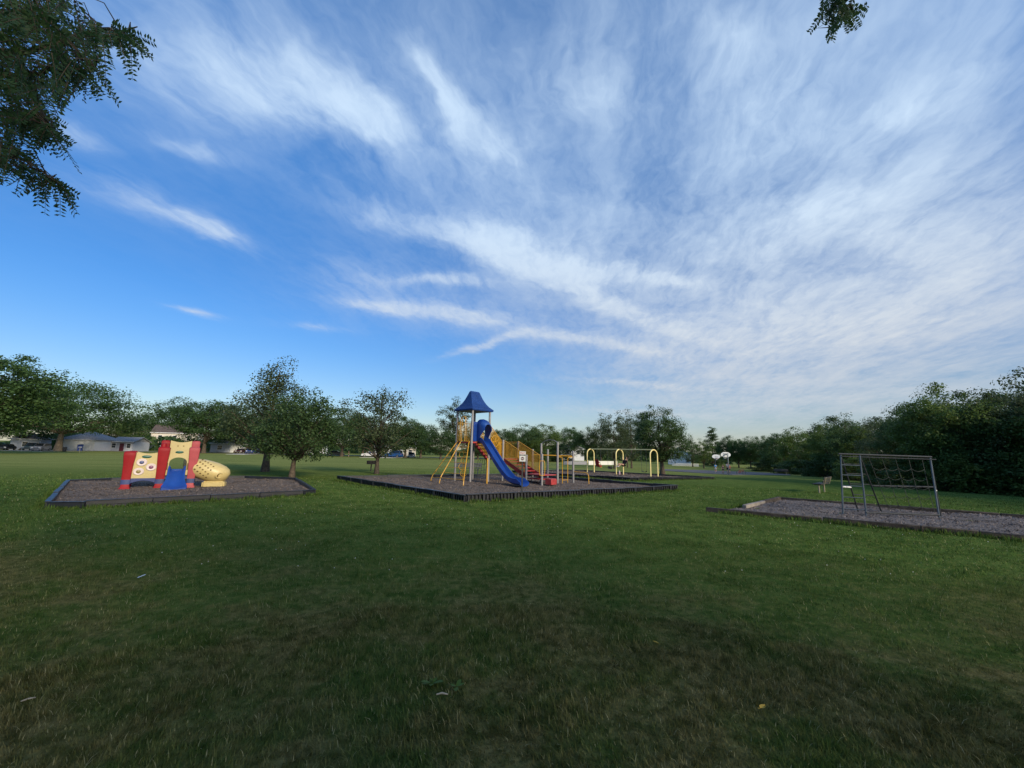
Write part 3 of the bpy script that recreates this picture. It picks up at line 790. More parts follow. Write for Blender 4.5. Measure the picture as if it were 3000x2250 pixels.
def locust(label, trunk_at, h, wdt, seed, poly, nfr, d0, d1, droop, boughs, ncl=120):
    ox, oy = trunk_at
    keep = lambda p: ~in_view(p, (ox, oy, 0))
    tr, cr_ = make_tree('locust_%d' % seed, 'wide', seed, H=h, Wd=wdt, zb=.34, ncl=ncl, nl=60, lsz=.085, trunk_r=.21, flat=.5, cr=.13, core=.1, asp=.5, forks=10, drop=keep)
    t = thing('honey_locust_tree', label, 'tree', (ox, oy, -.03))
    link_mesh('trunk', tr, t)
    link_mesh('crown', cr_, t, mat=M['locust'])
    if poly is not None:
        me, st, bases = fronds('spray', poly, nfr, d0, d1, droop, seed, length=.15 if seed == 61 else .095, boughs=boughs)
        o = link_mesh('leaf_spray', me, t); o.location = (-ox, -oy, .03)
        rng = np.random.default_rng(seed)
        pts = []
        for path in boughs:
            P = [Vector(sight(x, y, dd)) for x, y, dd in path]
            q = []
            for i in range(len(P) - 1):
                for k in range(4): q.append(P[i].lerp(P[i + 1], k / 4) + Vector(rng.normal(size=3)) * .012)
            q.append(P[-1])
            st.tube(q, [.016 * (1 - .85 * i / (len(q) - 1)) for i in range(len(q))], 5)
            pts += q
        A = np.array([tuple(p) for p in pts])
        for b in bases[::3]:
            j = int(np.argmin(((A - b) ** 2).sum(1)))
            a_, b_ = Vector(A[j]), Vector(b)
            if (a_ - b_).length < .35:
                st.tube([a_, a_.lerp(b_, .5) + Vector(rng.normal(size=3)) * .03 + Vector((0, 0, .03)), b_], [.0035, .0025, .0015], 3, caps=False)
        w = st.build('twig', M['bark'], t); w.location = (-ox, -oy, .03)
    return t

locust('honey locust whose feathery boughs hang into the upper left corner', (-7.2, -.6), 8.6, 11.0, 61, POLY_L, 900, 2.7, 4.4, (.35, -.75),
       [[(-260, 120, 4.2), (60, 160, 3.8), (240, 100, 3.5), (320, 84, 3.4), (382, 96, 3.3)], [(-260, 250, 4.2), (40, 215, 3.8), (180, 190, 3.5), (280, 205, 3.3)],
        [(-260, 330, 4.0), (20, 330, 3.7), (110, 340, 3.5), (156, 380, 3.3)], [(-260, 380, 4.0), (0, 430, 3.6), (80, 475, 3.4), (180, 545, 3.2)], [(-260, 0, 4.4), (60, 40, 3.9), (165, 0, 3.6)]])
locust('honey locust with one leafy sprig hanging from the top edge at right', (4.6, -3.2), 8.4, 10.5, 62, POLY_R, 64, 3.6, 4.0, (0., -1.),
       [[(2700, -420, 4.2), (2520, -160, 3.9), (2470, -40, 3.8), (2440, 40, 3.75), (2434, 80, 3.7)], [(2520, -160, 3.9), (2495, -20, 3.8), (2484, 45, 3.75)]])
locust('honey locust behind the photographer on the left, shading the lawn', (-3.0, -8.5), 9.2, 12.0, 63, None, 0, 0, 0, None, None)
locust('honey locust behind the photographer on the right, shading the lawn', (11.5, -7.0), 9.6, 12.5, 64, None, 0, 0, 0, None, None)
for i, (x, y, w, h, kd, sh) in enumerate(((31.5, 15.5, 9., 7.5, 'round', 1), (33., 9., 9.5, 8.5, 'bushy', 0), (33.5, 1.5, 10., 9., 'round', 2))):
    plant(VAR[kd][i % 2], 'bushy_tree' if kd == 'bushy' else 'round_tree', 'tree continuing the wood beyond the right edge, %s one' % ('nearest', 'middle', 'farthest')[i], x, y, w / BASE_W[kd], h / 10., i * 1.3, 'leaf%d' % sh, 'wood beyond the right edge')


# ------------------------------------------------------------------ play beds: bark mulch inside plastic or timber borders
def mat_mulch(name, a, b):
    m = bpy.data.materials.new(name); m.use_nodes = True
    t = NT(m.node_tree); p = t.n['Principled BSDF']
    geo = t.node('ShaderNodeNewGeometry')
    vo = t.node('ShaderNodeTexVoronoi'); vo.inputs['Scale'].default_value = 26.
    t.l.new(geo.outputs['Position'], vo.inputs['Vector'])
    n1 = t.noise(geo.outputs['Position'], 1.1, 5, .65)
    n2 = t.noise(geo.outputs['Position'], 30., 4, .7)
    c = t.mix(t.step(.3, .7, n2), a, b)
    sp = t.node('ShaderNodeSeparateColor'); t.l.new(vo.outputs['Color'], sp.inputs[0])
    c = t.mix(E(t, sp.outputs[0]) * .45, c, tuple(v * 1.5 for v in b))
    c = t.mix(t.step(.45, .7, n1) * .5, c, tuple(v * .6 for v in a))
    t.put(p.inputs['Base Color'], c)
    p.inputs['Roughness'].default_value = .95; p.inputs['Specular IOR Level'].default_value = .1
    bp = t.node('ShaderNodeBump'); bp.inputs['Strength'].default_value = 1.; bp.inputs['Distance'].default_value = .03
    t.put(bp.inputs['Height'], n2)
    t.l.new(bp.outputs[0], p.inputs['Normal'])
    return m
M['mulch'] = mat_mulch('mulch', (.088, .068, .054), (.172, .136, .110))
M['mulch_grey'] = mat_mulch('mulch_grey', (.092, .080, .074), (.182, .158, .146))
M['chip'] = pm('wood_chip', (.175, .136, .108), .9, .45, 3., spec=.1)
M['chip_grey'] = pm('wood_chip_grey', (.19, .162, .148), .9, .45, 3., spec=.1)
M['black_plastic'] = pm('black_plastic', (.016, .017, .021), .42, .3, 3., .15, 60., spec=.5, col2=(.04, .042, .05), wear=.02)
M['old_timber'] = pm('old_timber', (.060, .050, .042), .9, .35, 5., .6, 30., spec=.15)
M['pale_timber'] = pm('pale_timber', (.24, .21, .175), .85, .2, 5., .4, 30., spec=.15)

# places worn hollow by feet: x, y, radius, depth
HOLLOWS = [(.55, 18.2, .8, .06), (-2.2, 18.0, .7, .04), (1.9, 19.3, .6, .04), (8.0, 37.4, .9, .06), (8.8, 36.2, .9, .06), (10.0, 34.3, 1., .07), (10.7, 33.2, .9, .06), (-11.5, 13.6, .5, .03)]
def mulch_bed(poly, z, mat, chip, nchip, lab, seed, csize=.024):
    bm = bmesh.new()
    vs = [bm.verts.new((x, y, 0)) for x, y in poly]
    bm.faces.new(vs)
    bmesh.ops.triangulate(bm, faces=bm.faces)
    for _ in range(5):
        es = [e for e in bm.edges if e.calc_length() > .45]
        if not es: break
        bmesh.ops.subdivide_edges(bm, edges=es, cuts=1, use_grid_fill=True)
        bmesh.ops.triangulate(bm, faces=bm.faces)
    def top(x, y):
        dug = sum(d * math.exp(-((x - a) ** 2 + (y - b) ** 2) / (r * r)) for a, b, r, d in HOLLOWS)
        return float(hz(x, y)) + z - dug + .018 * math.sin(x * 2.3 + 1.1 * math.sin(y * 1.7)) + .014 * math.sin(y * 3.1 + x)
    for v in bm.verts: v.co.z = top(v.co.x, v.co.y)
    me = bpy.data.meshes.new('mulch_bed'); bm.to_mesh(me); bm.free()
    me.materials.append(mat)
    me.polygons.foreach_set('use_smooth', [True] * len(me.polygons))
    o = link_mesh('mulch_bed', me); o['kind'] = 'structure'
    rng = np.random.default_rng(seed)
    P = np.array(poly); lo, hi = P.min(0), P.max(0)
    x = rng.uniform(lo[0], hi[0], nchip * 3); y = rng.uniform(lo[1], hi[1], nchip * 3)
    k = inside(poly, x, y); x, y = x[k][:nchip], y[k][:nchip]; n = len(x)
    zz = np.array([top(a, b) for a, b in zip(x, y)]) + .006 + rng.random(n) * .012
    nm = rng.normal(size=(n, 3)) * .55 + np.array([0, 0, 1.])
    cm = leaf_cloud('chips', np.stack([x, y, zz], 1), nm, csize * rng.uniform(.5, 1.5, n), .36, rng, chip)
    tag(link_mesh('wood_chips', cm), lab, 'wood chips', kind='stuff')

mulch_bed(PITS['tower'], .11, M['mulch'], M['chip'], 16000, 'brown bark chips under the blue slide tower', 1)
mulch_bed(PITS['playhouse'], .075, M['mulch'], M['chip'], 9000, 'brown bark chips around the small plastic playhouse', 2)
mulch_bed(PITS['swing'], .09, M['mulch'], M['chip'], 6000, 'brown bark chips under the yellow swing set', 3, .045)
mulch_bed(PITS['climber'], .03, M['mulch_grey'], M['chip_grey'], 16000, 'greyish bark chips under the rope climbing frame', 4)

def timber_ribbed():
    b = MB()
    b.box((.5, .035, .115), (.992, .03, .23))
    b.box((.5, -.005, .232), (.992, .115, .034))
    b.box((.5, -.02, .018), (.992, .07, .03))
    for i in range(9): b.box((.055 + i * .111, -.012, .125), (.042, .062, .180))
    b.box((.5, -.05, .13), (.07, .05, .21))
    return b.mesh('border_timber', M['black_plastic'], bevel=.006)
def timber_notched():
    b = MB()
    b.box((.5, .01, .16), (.992, .085, .14))
    b.box((.5, .03, .045), (.992, .045, .09))
    for i in range(6): b.box((.085 + i * .166, -.005, .045), (.105, .075, .088))
    b.box((.5, 0., .238), (.992, .105, .022))
    return b.mesh('border_timber', M['black_plastic'], bevel=.006)
RIB, NOTCH = timber_ribbed(), timber_notched()

def border(label, poly, me, step=1.2, hscale=1., skip=()):
    """closed row of interlocking pieces; each piece a part of its own"""
    cx = sum(p[0] for p in poly) / len(poly); cy = sum(p[1] for p in poly) / len(poly)
    t = thing('bed_border', label, 'border', (poly[0][0], poly[0][1], float(hz(*poly[0]))))
    n = len(poly); rng = random.Random(len(label))
    for i in range(n):
        if i in skip: continue
        a, b = Vector(poly[i]).to_2d(), Vector(poly[(i + 1) % n]).to_2d()
        L = (b - a).length; k = max(1, round(L / step))
        for j in range(k):
            p = a.lerp(b, j / k); q = a.lerp(b, (j + 1) / k)
            zp, zq = float(hz(p.x, p.y)), float(hz(q.x, q.y))
            o = link_mesh('border_timber', me, t)
            o.location = (p.x - t.location.x, p.y - t.location.y, zp - t.location.z - .012 + rng.uniform(-.012, .012))
            d = q - p
            o.rotation_euler = (0, -math.atan2(zq - zp, d.length) + rng.uniform(-.007, .007), math.atan2(d.y, d.x) + rng.uniform(-.006, .006))
            o.scale = (d.length, 1, hscale * rng.uniform(.97, 1.03))
    return t

border('black ribbed plastic border around the slide tower bed', PITS['tower'], RIB, 1.2)
border('low black notched plastic border around the playhouse bed', PITS['playhouse'], NOTCH, 1.25, .74)
border('black ribbed plastic border around the swing bed', PITS['swing'], RIB, 1.2, .9)

# old wooden sleepers around the rope climber bed
t = thing('sleeper_border', 'weathered dark wooden sleepers edging the rope climber bed', 'border', (5.98, 11.97, 0))
def sleeper(p, q, mat='old_timber', h=.13, w=.12, z=.0):
    b = MB()
    d = (Vector(q) - Vector(p)).to_2d(); n = 5
    b.beam((0, 0, h / 2), (d.length - .02, 0, h / 2), w, h)
    o = b.build('sleeper', M[mat], t, bevel=.012)
    o.location = (p[0] - 5.98, p[1] - 11.97, float(hz(*p)) + z - .02); o.rotation_euler.z = math.atan2(d.y, d.x)
    return o
A0, A1 = Vector((5.7, 12.16)), Vector((14.6, 6.1))
for i in range(4): sleeper(A0.lerp(A1, i / 4), A0.lerp(A1, (i + 1) / 4), h=.14 + .01 * (i % 2))
B0, B1 = Vector((7.25, 12.95)), Vector((10.2, 15.8))
sleeper(B0, B0.lerp(B1, .5), 'pale_timber', .11, .12, .03); sleeper(B0.lerp(B1, .5), B1, h=.15)
C1 = Vector((18.8, 9.0))
for i in range(4): sleeper(B1.lerp(C1, i / 4), B1.lerp(C1, (i + 1) / 4), h=.14)
stub = MB(); stub.cyl((0, 0, 0), .022, .14, 8)
stub.build('stake', M['old_timber'], t, loc=(3.35, -2.42, 0))

# ------------------------------------------------------------------ shared paint
M['yellow'] = pm('yellow_paint', (.56, .29, .018), .42, .10, 4., .05, 60., spec=.5, col2=(.50, .27, .05), wear=-.02)
M['pale_yellow'] = pm('pale_yellow_paint', (.80, .66, .27), .45, .08, 4., spec=.5)
M['post_grey'] = pm('post_grey', (.235, .225, .22), .5, .12, 5., .08, 50., col2=(.17, .16, .155), wear=0.)
M['blue'] = pm('blue_plastic', (.006, .040, .215), .36, .12, 2.5, .03, 60., spec=.55, col2=(.022, .075, .27), wear=.07)
M['roof_blue'] = pm('roof_blue', (.008, .042, .18), .5, .12, 3., .05, 50., col2=(.012, .05, .18), wear=.02)
M['red_metal'] = pm('red_metal', (.36, .040, .038), .5, .15, 5., .1, 50., col2=(.28, .055, .05), wear=.02)
M['dark_steel'] = pm('dark_steel', (.035, .040, .038), .5, .2, 6.)
M['galv'] = pm('galvanised', (.075, .095, .11), .45, .15, 8., .1, 60., metal=.4)
M['white_paint'] = pm('white_paint', (.72, .72, .70), .5, .06, 3.)
M['dark_pipe'] = pm('dark_pipe', (.030, .034, .037), .6, .2, 8., spec=.25)
M['rope'] = pm('rope', (.045, .052, .045), .9, .3, 20., .3, 90.)
M['bolt'] = pm('bolt', (.3, .3, .3), .4, .1, 5., metal=.7)

def wbuild(mb, name, mat, t, parent=None, **kw):
    """part given in world coordinates under a thing (or under a part of it)"""
    o = mb.build(name, mat, parent or t, **kw)
    o.location = -t.location
    if parent is not None: o.location = (0, 0, 0)
    return o

# ------------------------------------------------------------------ slide tower
tw = thing('slide_tower', 'playground tower with blue roof, blue slide, yellow railings and red steps', 'play structure', (-1.87, 19.63, 0))
U, V_ = Vector((.69, .724)).normalized(), Vector((-.724, .69)).normalized()
FX = Vector((-1.87, 19.63)); S = 1.15
def P(a, b, z=0.): q = FX + U * a + V_ * b; return Vector((q.x, q.y, z))
ang_u = math.atan2(U.y, U.x)
def post(a, b, h, r=.054, z0=0.):
    m = MB(); c = P(a, b, z0) if not isinstance(a, Vector) else Vector((a.x, a.y, z0))
    m.lathe([(r, 0), (r, h - .05), (r * .93, h - .025), (r * .7, h - .008), (r * .3, h)], c, 14)
    o = wbuild(m, 'post', M['post_grey'], tw)
    for zc in [q for q in (.5, 1.2, 1.94, 2.9) if q < h - .1]:
        k = MB(); k.lathe([(r + .001, zc - .03), (r + .010, zc - .028), (r + .010, zc + .028), (r + .001, zc + .03)], c, 14)
        k.build('clamp', M['post_grey'], o)
    return o
for a, b in ((0, 0), (S, 0), (0, S), (S, S)): post(a, b, 3.56)
# roof: bell-cast hip with a short ridge
def roof_ring(ha, hb, z): c = P(S / 2, S / 2, z); return [c + Vector((*(U * (sa * ha) + V_ * (sb * hb)), 0)) for sa, sb in ((-1, -1), (1, -1), (1, 1), (-1, 1))]
r_ = MB()
rings = [roof_ring(.64, .64, 3.50), roof_ring(.69, .69, 3.515), roof_ring(.71, .71, 3.58), roof_ring(.68, .68, 3.62)]
prof = [(.68, .68, 3.62), (.575, .52, 3.74), (.49, .39, 3.88), (.415, .28, 4.05), (.36, .19, 4.22), (.315, .115, 4.38), (.285, .065, 4.50)]
for (a0, b0, z0), (a1, b1, z1) in zip(prof, prof[1:]):        # moulded shingle courses, each lapping the one below
    for k in range(3):
        f = k / 3; g = (k + 1) / 3
        A_, B_, Z_ = a0 + (a1 - a0) * f, b0 + (b1 - b0) * f, z0 + (z1 - z0) * f
        rings.append(roof_ring(A_ + .006, B_ + .006, Z_)); 
        A_, B_, Z_ = a0 + (a1 - a0) * g, b0 + (b1 - b0) * g, z0 + (z1 - z0) * g
        rings.append(roof_ring(A_ - .004, B_ - .004, Z_ - .001))
rings.append(roof_ring(.25, .03, 4.535))
r_.loft(rings)
roof = wbuild(r_, 'roof', M['roof_blue'], tw, smooth=15)
m = MB(); m.box(P(S / 2, S / 2, 1.96), (S + .02, S + .02, .07), ang_u); wbuild(m, 'deck', M['red_metal'], tw, bevel=.01)

def rail_panel(p0, p1, z0, z1, h, step=.095, r=.011, name='railing'):
    """railing from p0 to p1 (xy), feet at z0/z1: top and bottom bar, upright bars as one welded panel"""
    m = MB()
    a, b = Vector((p0.x, p0.y, z0)), Vector((p1.x, p1.y, z1))
    up = Vector((0, 0, h))
    m.tube([a, a + up, b + up, b], r * 1.25, 6, closed=True)
    n = max(2, round((b - a).to_2d().length / step))
    for i in range(1, n):
        q = a.lerp(b, i / n); m.tube([q, q + up], r, 5)
    return wbuild(m, name, M['yellow'], tw)

# ladder side: two barred panels, entrance hoop
rail_panel(P(-.02, .07), P(-.02, .36), 2.04, 2.04, .92, .07, .010)
rail_panel(P(-.02, .76), P(-.02, 1.08), 2.04, 2.04, .92, .07, .010)
m = MB()
for off in (0., .09):
    m.tube([P(-.02 - off, .38, 2.02), P(-.02 - off, .38, 3.0)] + arc(P(-.02 - off, .56, 3.05), .18, PI, 0, 8, Vector((V_.x, V_.y, 0)), (0, 0, 1))[0:] [::1] + [P(-.02 - off, .74, 3.0), P(-.02 - off, .74, 2.02)], .017, 6)
wbuild(m, 'entrance_hoop', M['yellow'], tw)
rail_panel(P(.07, S + .01), P(S - .07, S + .01), 2.04, 2.04, .9, .095)
# fan ladder of three rails and seven rungs
lf = [Vector((-3.77, 19.92, .02)), Vector((-3.18, 18.87, .02)), Vector((-1.99, 17.93, .02))]
lt = [P(-.06, 1.0, 2.0), P(-.06, .70, 2.04), P(-.06, .12, 2.0)]
lrails = []
for f, tp_ in zip(lf, lt):
    kn = f + (tp_ - f) * .03 + Vector((0, 0, .25))
    pts = [f, f + Vector((0, 0, .14)), kn + (tp_ - kn) * .03]
    pts += [kn.lerp(tp_, s) for s in (.2, .4, .6, .8, .96)] + [tp_ + Vector((U.x, U.y, 0)) * .04 + Vector((0, 0, .02))]
    m = MB(); m.tube(pts, .021, 8); wbuild(m, 'ladder_rail', M['yellow'], tw)
    lrails.append((kn, tp_))
for i in range(7):
    s = .0 + i * .138
    q = [k.lerp(tp_, s) for k, tp_ in lrails]
    c1 = q[0].lerp(q[1], .5) + Vector((-.10, -.10, -.03)) * (1 - s); c2 = q[1].lerp(q[2], .5) + Vector((-.02, -.06, -.01)) * (1 - s)
    m = MB(); m.tube([q[0], c1, q[1], c2, q[2]], .013, 6); wbuild(m, 'rung', M['yellow'], tw)
# ring climber under the deck
m = MB()
cb = P(.55, S + .06)
m.tube([Vector((cb.x, cb.y, 0)), Vector((cb.x, cb.y, 2.0))], .02, 8)
wbuild(m, 'climber_pole', M['yellow'], tw)
for i, zc in enumerate((.45, .78, 1.08, 1.38, 1.70)):
    m = MB(); m.tube(arc(Vector((cb.x + .05 * (-1) ** i, cb.y - .1, zc)), .16, 0, 2 * PI, 14, (1, 0, .1), (0, .25, 1))[:-1], .014, 5, closed=True)
    wbuild(m, 'climber_ring', M['yellow'], tw)
# slide entrance: panel cheeks and a hood
m = MB()
out = -V_
def Q(a, o, z): q = FX + U * a - V_ * o; return Vector((q.x, q.y, z))
m.prism([Q(.06, -.01, 2.02), Q(.32, -.01, 2.02), Q(.32, -.01, 2.95), Q(.06, -.01, 2.95)], (out.x * .05, out.y * .05, 0))
m.prism([Q(.83, -.01, 2.02), Q(1.09, -.01, 2.02), Q(1.09, -.01, 2.95), Q(.83, -.01, 2.95)], (out.x * .05, out.y * .05, 0))
wbuild(m, 'entrance_panel', M['blue'], tw, bevel=.012)
m = MB()
rings = []
for o_, rr_, zc, zl in ((.0, .30, 2.80, 2.02), (.16, .31, 2.79, 2.1), (.34, .30, 2.74, 2.35), (.46, .27, 2.66, 2.5), (.52, .25, 2.62, 2.55)):
    ring = []
    for k in range(15):
        an = PI * k / 14
        ring.append(Q(.575 - (rr_) * math.cos(an), o_, zc + rr_ * math.sin(an)))
    ring = [Q(.575 - rr_, o_, zl)] + ring + [Q(.575 + rr_, o_, zl)]
    inner = [Q(.575 - (rr_ - .035), o_, zl)] + [Q(.575 - (rr_ - .035) * math.cos(PI * k / 14), o_, zc + (rr_ - .035) * math.sin(PI * k / 14)) for k in range(15)] + [Q(.575 + rr_ - .035, o_, zl)]
    rings.append(ring + inner[::-1])
m.loft(rings)
wbuild(m, 'slide_hood', M['blue'], tw, smooth=50)
m = MB()
path = [(.02, 2.03), (.22, 2.01), (.40, 1.90), (.62, 1.68), (.95, 1.33), (1.3, .96), (1.65, .62), (1.9, .42), (2.15, .29), (2.4, .23), (2.7, .215), (2.86, .20), (2.93, .17)]
rings = []
for i, (o_, z_) in enumerate(path):
    w = .225 + (.03 if i > 9 else 0); hgt = .24 if 1 < i < 8 else .19
    if i >= len(path) - 2: hgt = .10
    if i == 0: hgt = .28
    sec = [(-w - .035, hgt), (-w - .03, 0), (-w * .6, -.075), (w * .6, -.075), (w + .03, 0), (w + .035, hgt), (w + .01, hgt + .012), (w - .01, hgt - .01), (w - .02, .06), (w * .55, -.02), (-w * .55, -.02), (-w + .02, .06), (-w + .01, hgt - .01), (-w - .01, hgt + .012)]
    rings.append([Q(.575 + x, o_, z_ + z) for x, z in sec])
m.loft(rings)
wbuild(m, 'slide', M['blue'], tw, smooth=50)
m = MB(); m.tube([Vector((-1.05, 19.1, 0)), Vector((-1.05, 19.1, 1.24))], .032, 8); wbuild(m, 'slide_support', M['yellow'], tw)

# upper flight from the tower to the landing, lower flight to the low platform
def flight(side0, side1, z0, z1, n, la):
    """steps between two side lines (each a pair of xy points top to bottom)"""
    for i in range(n):
        f0, f1 = i / n, (i + 1) / n
        z = z0 + (z1 - z0) * f1
        q = [side0[0].lerp(side0[1], f0), side1[0].lerp(side1[1], f0), side1[0].lerp(side1[1], f1), side0[0].lerp(side0[1], f1)]
        m = MB(); m.prism([(p.x, p.y, z - .03) for p in q], (0, 0, .035)); wbuild(m, 'step', M['red_metal'], tw)
    for sd in (side0, side1):
        a, b = sd
        m = MB(); m.prism([(a.x, a.y, z0 - .20), (b.x, b.y, z1 - .20), (b.x, b.y, z1 + .01), (a.x, a.y, z0 + .01)], Vector((*( (side1[0] - side0[0]).normalized().to_2d() * .025), 0)))
        wbuild(m, 'stringer', M['red_metal'], tw)
        rail_panel(a, b, z0 + .06, z1 + .06, .86, .072, .0135)
xy = lambda a, b: P(a, b).to_2d()
flight((xy(S + .05, .08), xy(2.10, .08)), (xy(S + .05, S - .08), xy(2.10, S - .08)), 2.0, 1.2, 5, 'upper')
m = MB(); m.box(P(2.725, S / 2, 1.17), (1.15, S + .02, .06), ang_u); wbuild(m, 'deck', M['red_metal'], tw, bevel=.01)
for a, b, h in ((2.15, 0, 2.16), (2.15, S, 2.2), (3.3, 0, 2.1), (3.3, S, 2.2)): post(a, b, h)
rail_panel(xy(3.32, .08), xy(3.32, S - .08), 1.22, 1.22, .86); rail_panel(xy(2.22, S + .01), xy(3.23, S + .01), 1.22, 1.22, .86)
m = MB()
hc = P(2.72, S + .02, 2.1)
m.tube(arc(hc, .3, 0, 2 * PI, 20, (U.x, U.y, 0), (0, 0, 1))[:-1], .018, 6, closed=True)
for k in range(6):
    an = k * PI / 3 + .3; m.tube([hc, hc + Vector((U.x * .3 * math.cos(an), U.y * .3 * math.cos(an), .3 * math.sin(an)))], .012, 5)
wbuild(m, 'ship_wheel', M['yellow'], tw)
flight((xy(2.2, -.05), xy(2.2, -1.55)), (xy(3.25, -.05), xy(3.25, -1.55)), 1.2, .5, 5, 'lower')
m = MB(); m.box(P(2.725, -2.1, .5), (1.05, 1.0, .05), ang_u); wbuild(m, 'deck', M['red_metal'], tw, bevel=.01)
m = MB(); m.box(P(2.725, -2.1, .31), (1.0, .95, .045), ang_u); wbuild(m, 'step', M['red_metal'], tw, bevel=.008)
post(2.15, -1.62, 1.44); post(2.12, -2.62, 1.5); post(3.3, -1.6, 2.02); post(3.32, -2.62, 2.1)
m = MB(); a_, b_ = P(3.3, -1.6, 1.98), P(3.32, -2.62, 2.05); c_ = (a_ + b_) / 2
m.tube([a_, a_.lerp(c_, .4) + Vector((0, 0, .13)), c_ + Vector((0, 0, .18)), c_.lerp(b_, .6) + Vector((0, 0, .12)), b_], .017, 6); wbuild(m, 'arch_bar', M['post_grey'], tw)
m = MB(); m.prism([(*(P(2.2, -2.75).to_2d()), .1), (*(P(2.62, -2.75).to_2d()), .1), (*(P(2.62, -2.75).to_2d()), .36), (*(P(2.2, -2.75).to_2d()), .36)], Vector((-V_.x, -V_.y, 0)) * .36)
wbuild(m, 'step_box', M['red_metal'], tw, bevel=.012)
m = MB(); lp = P(2.12, -2.62); e_ = Vector((.98, .2, 0))
loop = [lp + e_ * (.135 * math.cos(t_)) * 1. + Vector((0, -.06, .84 + (.33 if math.sin(t_) > 0 else -.33) * min(1, abs(math.sin(t_)) * 1.8) )) for t_ in [2 * PI * k / 20 for k in range(20)]]
m.tube(loop, .015, 6, closed=True); wbuild(m, 'grab_loop', M['yellow'], tw)
# overhead ladder
p6, p5, p8 = Vector((1.17, 21.55)), Vector((2.02, 22.3)), Vector((3.2, 21.0))
post(p6, 0, 1.72); post(p5, 0, 1.74); post(p8, 0, 1.66)
a_, b_ = Vector((p6.x, p6.y, 1.43)), Vector((p8.x, p8.y, 1.40)); dv = Vector((.10, .40, 0))
for w in (Vector((0, 0, 0)), dv):
    m = MB(); m.tube([a_ + w, b_ + w], .024, 8); wbuild(m, 'ladder_beam', M['yellow'], tw)
for i in range(8):
    q = a_.lerp(b_, (i + .5) / 8); m = MB(); m.tube([q, q + dv], .014, 6); wbuild(m, 'rung', M['yellow'], tw)
m = MB(); m.tube([b_, b_ + dv], .02, 6); m.tube([a_, a_ + dv], .02, 6); m.tube([Vector((p5.x, p5.y, 1.42)), a_.lerp(b_, .42) + dv], .02, 6); wbuild(m, 'cross_bar', M['yellow'], tw)
p7 = P(3.32, -2.62)
for f, z_ in ((.30, 1.36), (.64, 1.36)):
    q = Vector((p7.x, p7.y, 0)).lerp(Vector((p8.x, p8.y, 0)), f); e = Vector((p7.x, p7.y, z_)) if f < .5 else Vector((p8.x, p8.y, z_))
    m = MB(); k = q + Vector((0, 0, z_)); m.tube([q, q + Vector((0, 0, z_ - .08)), k.lerp(e, .1) + Vector((0, 0, -.02)), k.lerp(e, .3), e], .017, 6); wbuild(m, 'access_bar', M['yellow'], tw)
m = MB()
q0 = Vector((p7.x, p7.y, .24)).lerp(Vector((p8.x, p8.y, .24)), .30); q1 = Vector((p7.x, p7.y, .24)).lerp(Vector((p8.x, p8.y, .24)), .64); m.tube([q0, q1], .013, 6)
wbuild(m, 'rung', M['yellow'], tw)
m = MB(); m.tube([Vector((p8.x, p8.y, .64)), Vector((3.72, 20.5, .62)), Vector((3.82, 20.42, .58)), Vector((3.86, 20.38, .46)), Vector((3.87, 20.37, 0))], .019, 8); wbuild(m, 'balance_bar', M['yellow'], tw)
# chain net under the rear deck
m = MB()
n0, n1 = P(2.15, S, 0), P(1.15, S, 0)
for i in range(5):
    q = n0.lerp(n1, .1 + .2 * i); m.tube([q + Vector((0, 0, .05)), q + Vector((.05, .1, .55)), q.lerp(n0, .3) + Vector((0, 0, 1.1))], .012, 5)
for z_ in (.3, .6, .9):
    m.tube([n0.lerp(n1, .1) + Vector((0, 0, z_)), n0.lerp(n1, .5) + Vector((0, .05, z_ - .08)), n0.lerp(n1, .9) + Vector((0, 0, z_))], .012, 5)
wbuild(m, 'chain_net', M['dark_pipe'], tw)


# ------------------------------------------------------------------ small moulded playhouse
M['ph_red'] = pm('playhouse_red', (.25, .007, .010), .55, .10, 3., .02, 50., spec=.22, col2=(.29, .012, .016), wear=.02)
M['ph_pink'] = pm('playhouse_faded_red', (.36, .065, .07), .55, .08, 3., .02, 50., spec=.22, col2=(.45, .11, .11), wear=.04)
M['ph_cream'] = pm('playhouse_cream', (.46, .37, .155), .42, .06, 3., .03, 60., col2=(.40, .325, .145), wear=.02)
M['ph_tube'] = pm('playhouse_tube', (.54, .42, .17), .40, .08, 3., .03, 60., col2=(.52, .39, .15), wear=.02)
M['ph_navy'] = pm('playhouse_navy', (.018, .035, .13), .42, .12, 3., .02, 50.)
M['ph_blue'] = pm('playhouse_blue', (.008, .05, .25), .36, .10, 3., .02, 50., col2=(.018, .07, .28), wear=.03)
M['ph_green'] = pm('playhouse_green', (.008, .085, .055), .4, .1, 3.)
M['ph_white'] = pm('playhouse_bubble', (.62, .52, .48), .35, .05, 3.)
M['ph_purple'] = pm('playhouse_purple', (.20, .07, .13), .4, .1, 3.)
M['ph_olive'] = pm('playhouse_olive', (.24, .19, .06), .4, .1, 3.)
M['ph_slate'] = pm('playhouse_slate', (.07, .085, .18), .4, .1, 3.)
M['hole'] = pm('hole', (.15, .095, .028), .8, .1, 3.)  # dark colour painted in place of the shade inside holes and slots
pz = float(hz(-12.4, 14.2)) + .055
ph = thing('playhouse', 'small plastic climbing playhouse, red posts, cream panels, blue slide and yellow tube', 'playhouse', (-12.15, 14.45, pz), rad(38)); ph.scale = (1.04, 1.04, .90)
def pp_(mb, name, mat, parent=None, **kw): return mb.build(name, M[mat], parent or ph, **kw)
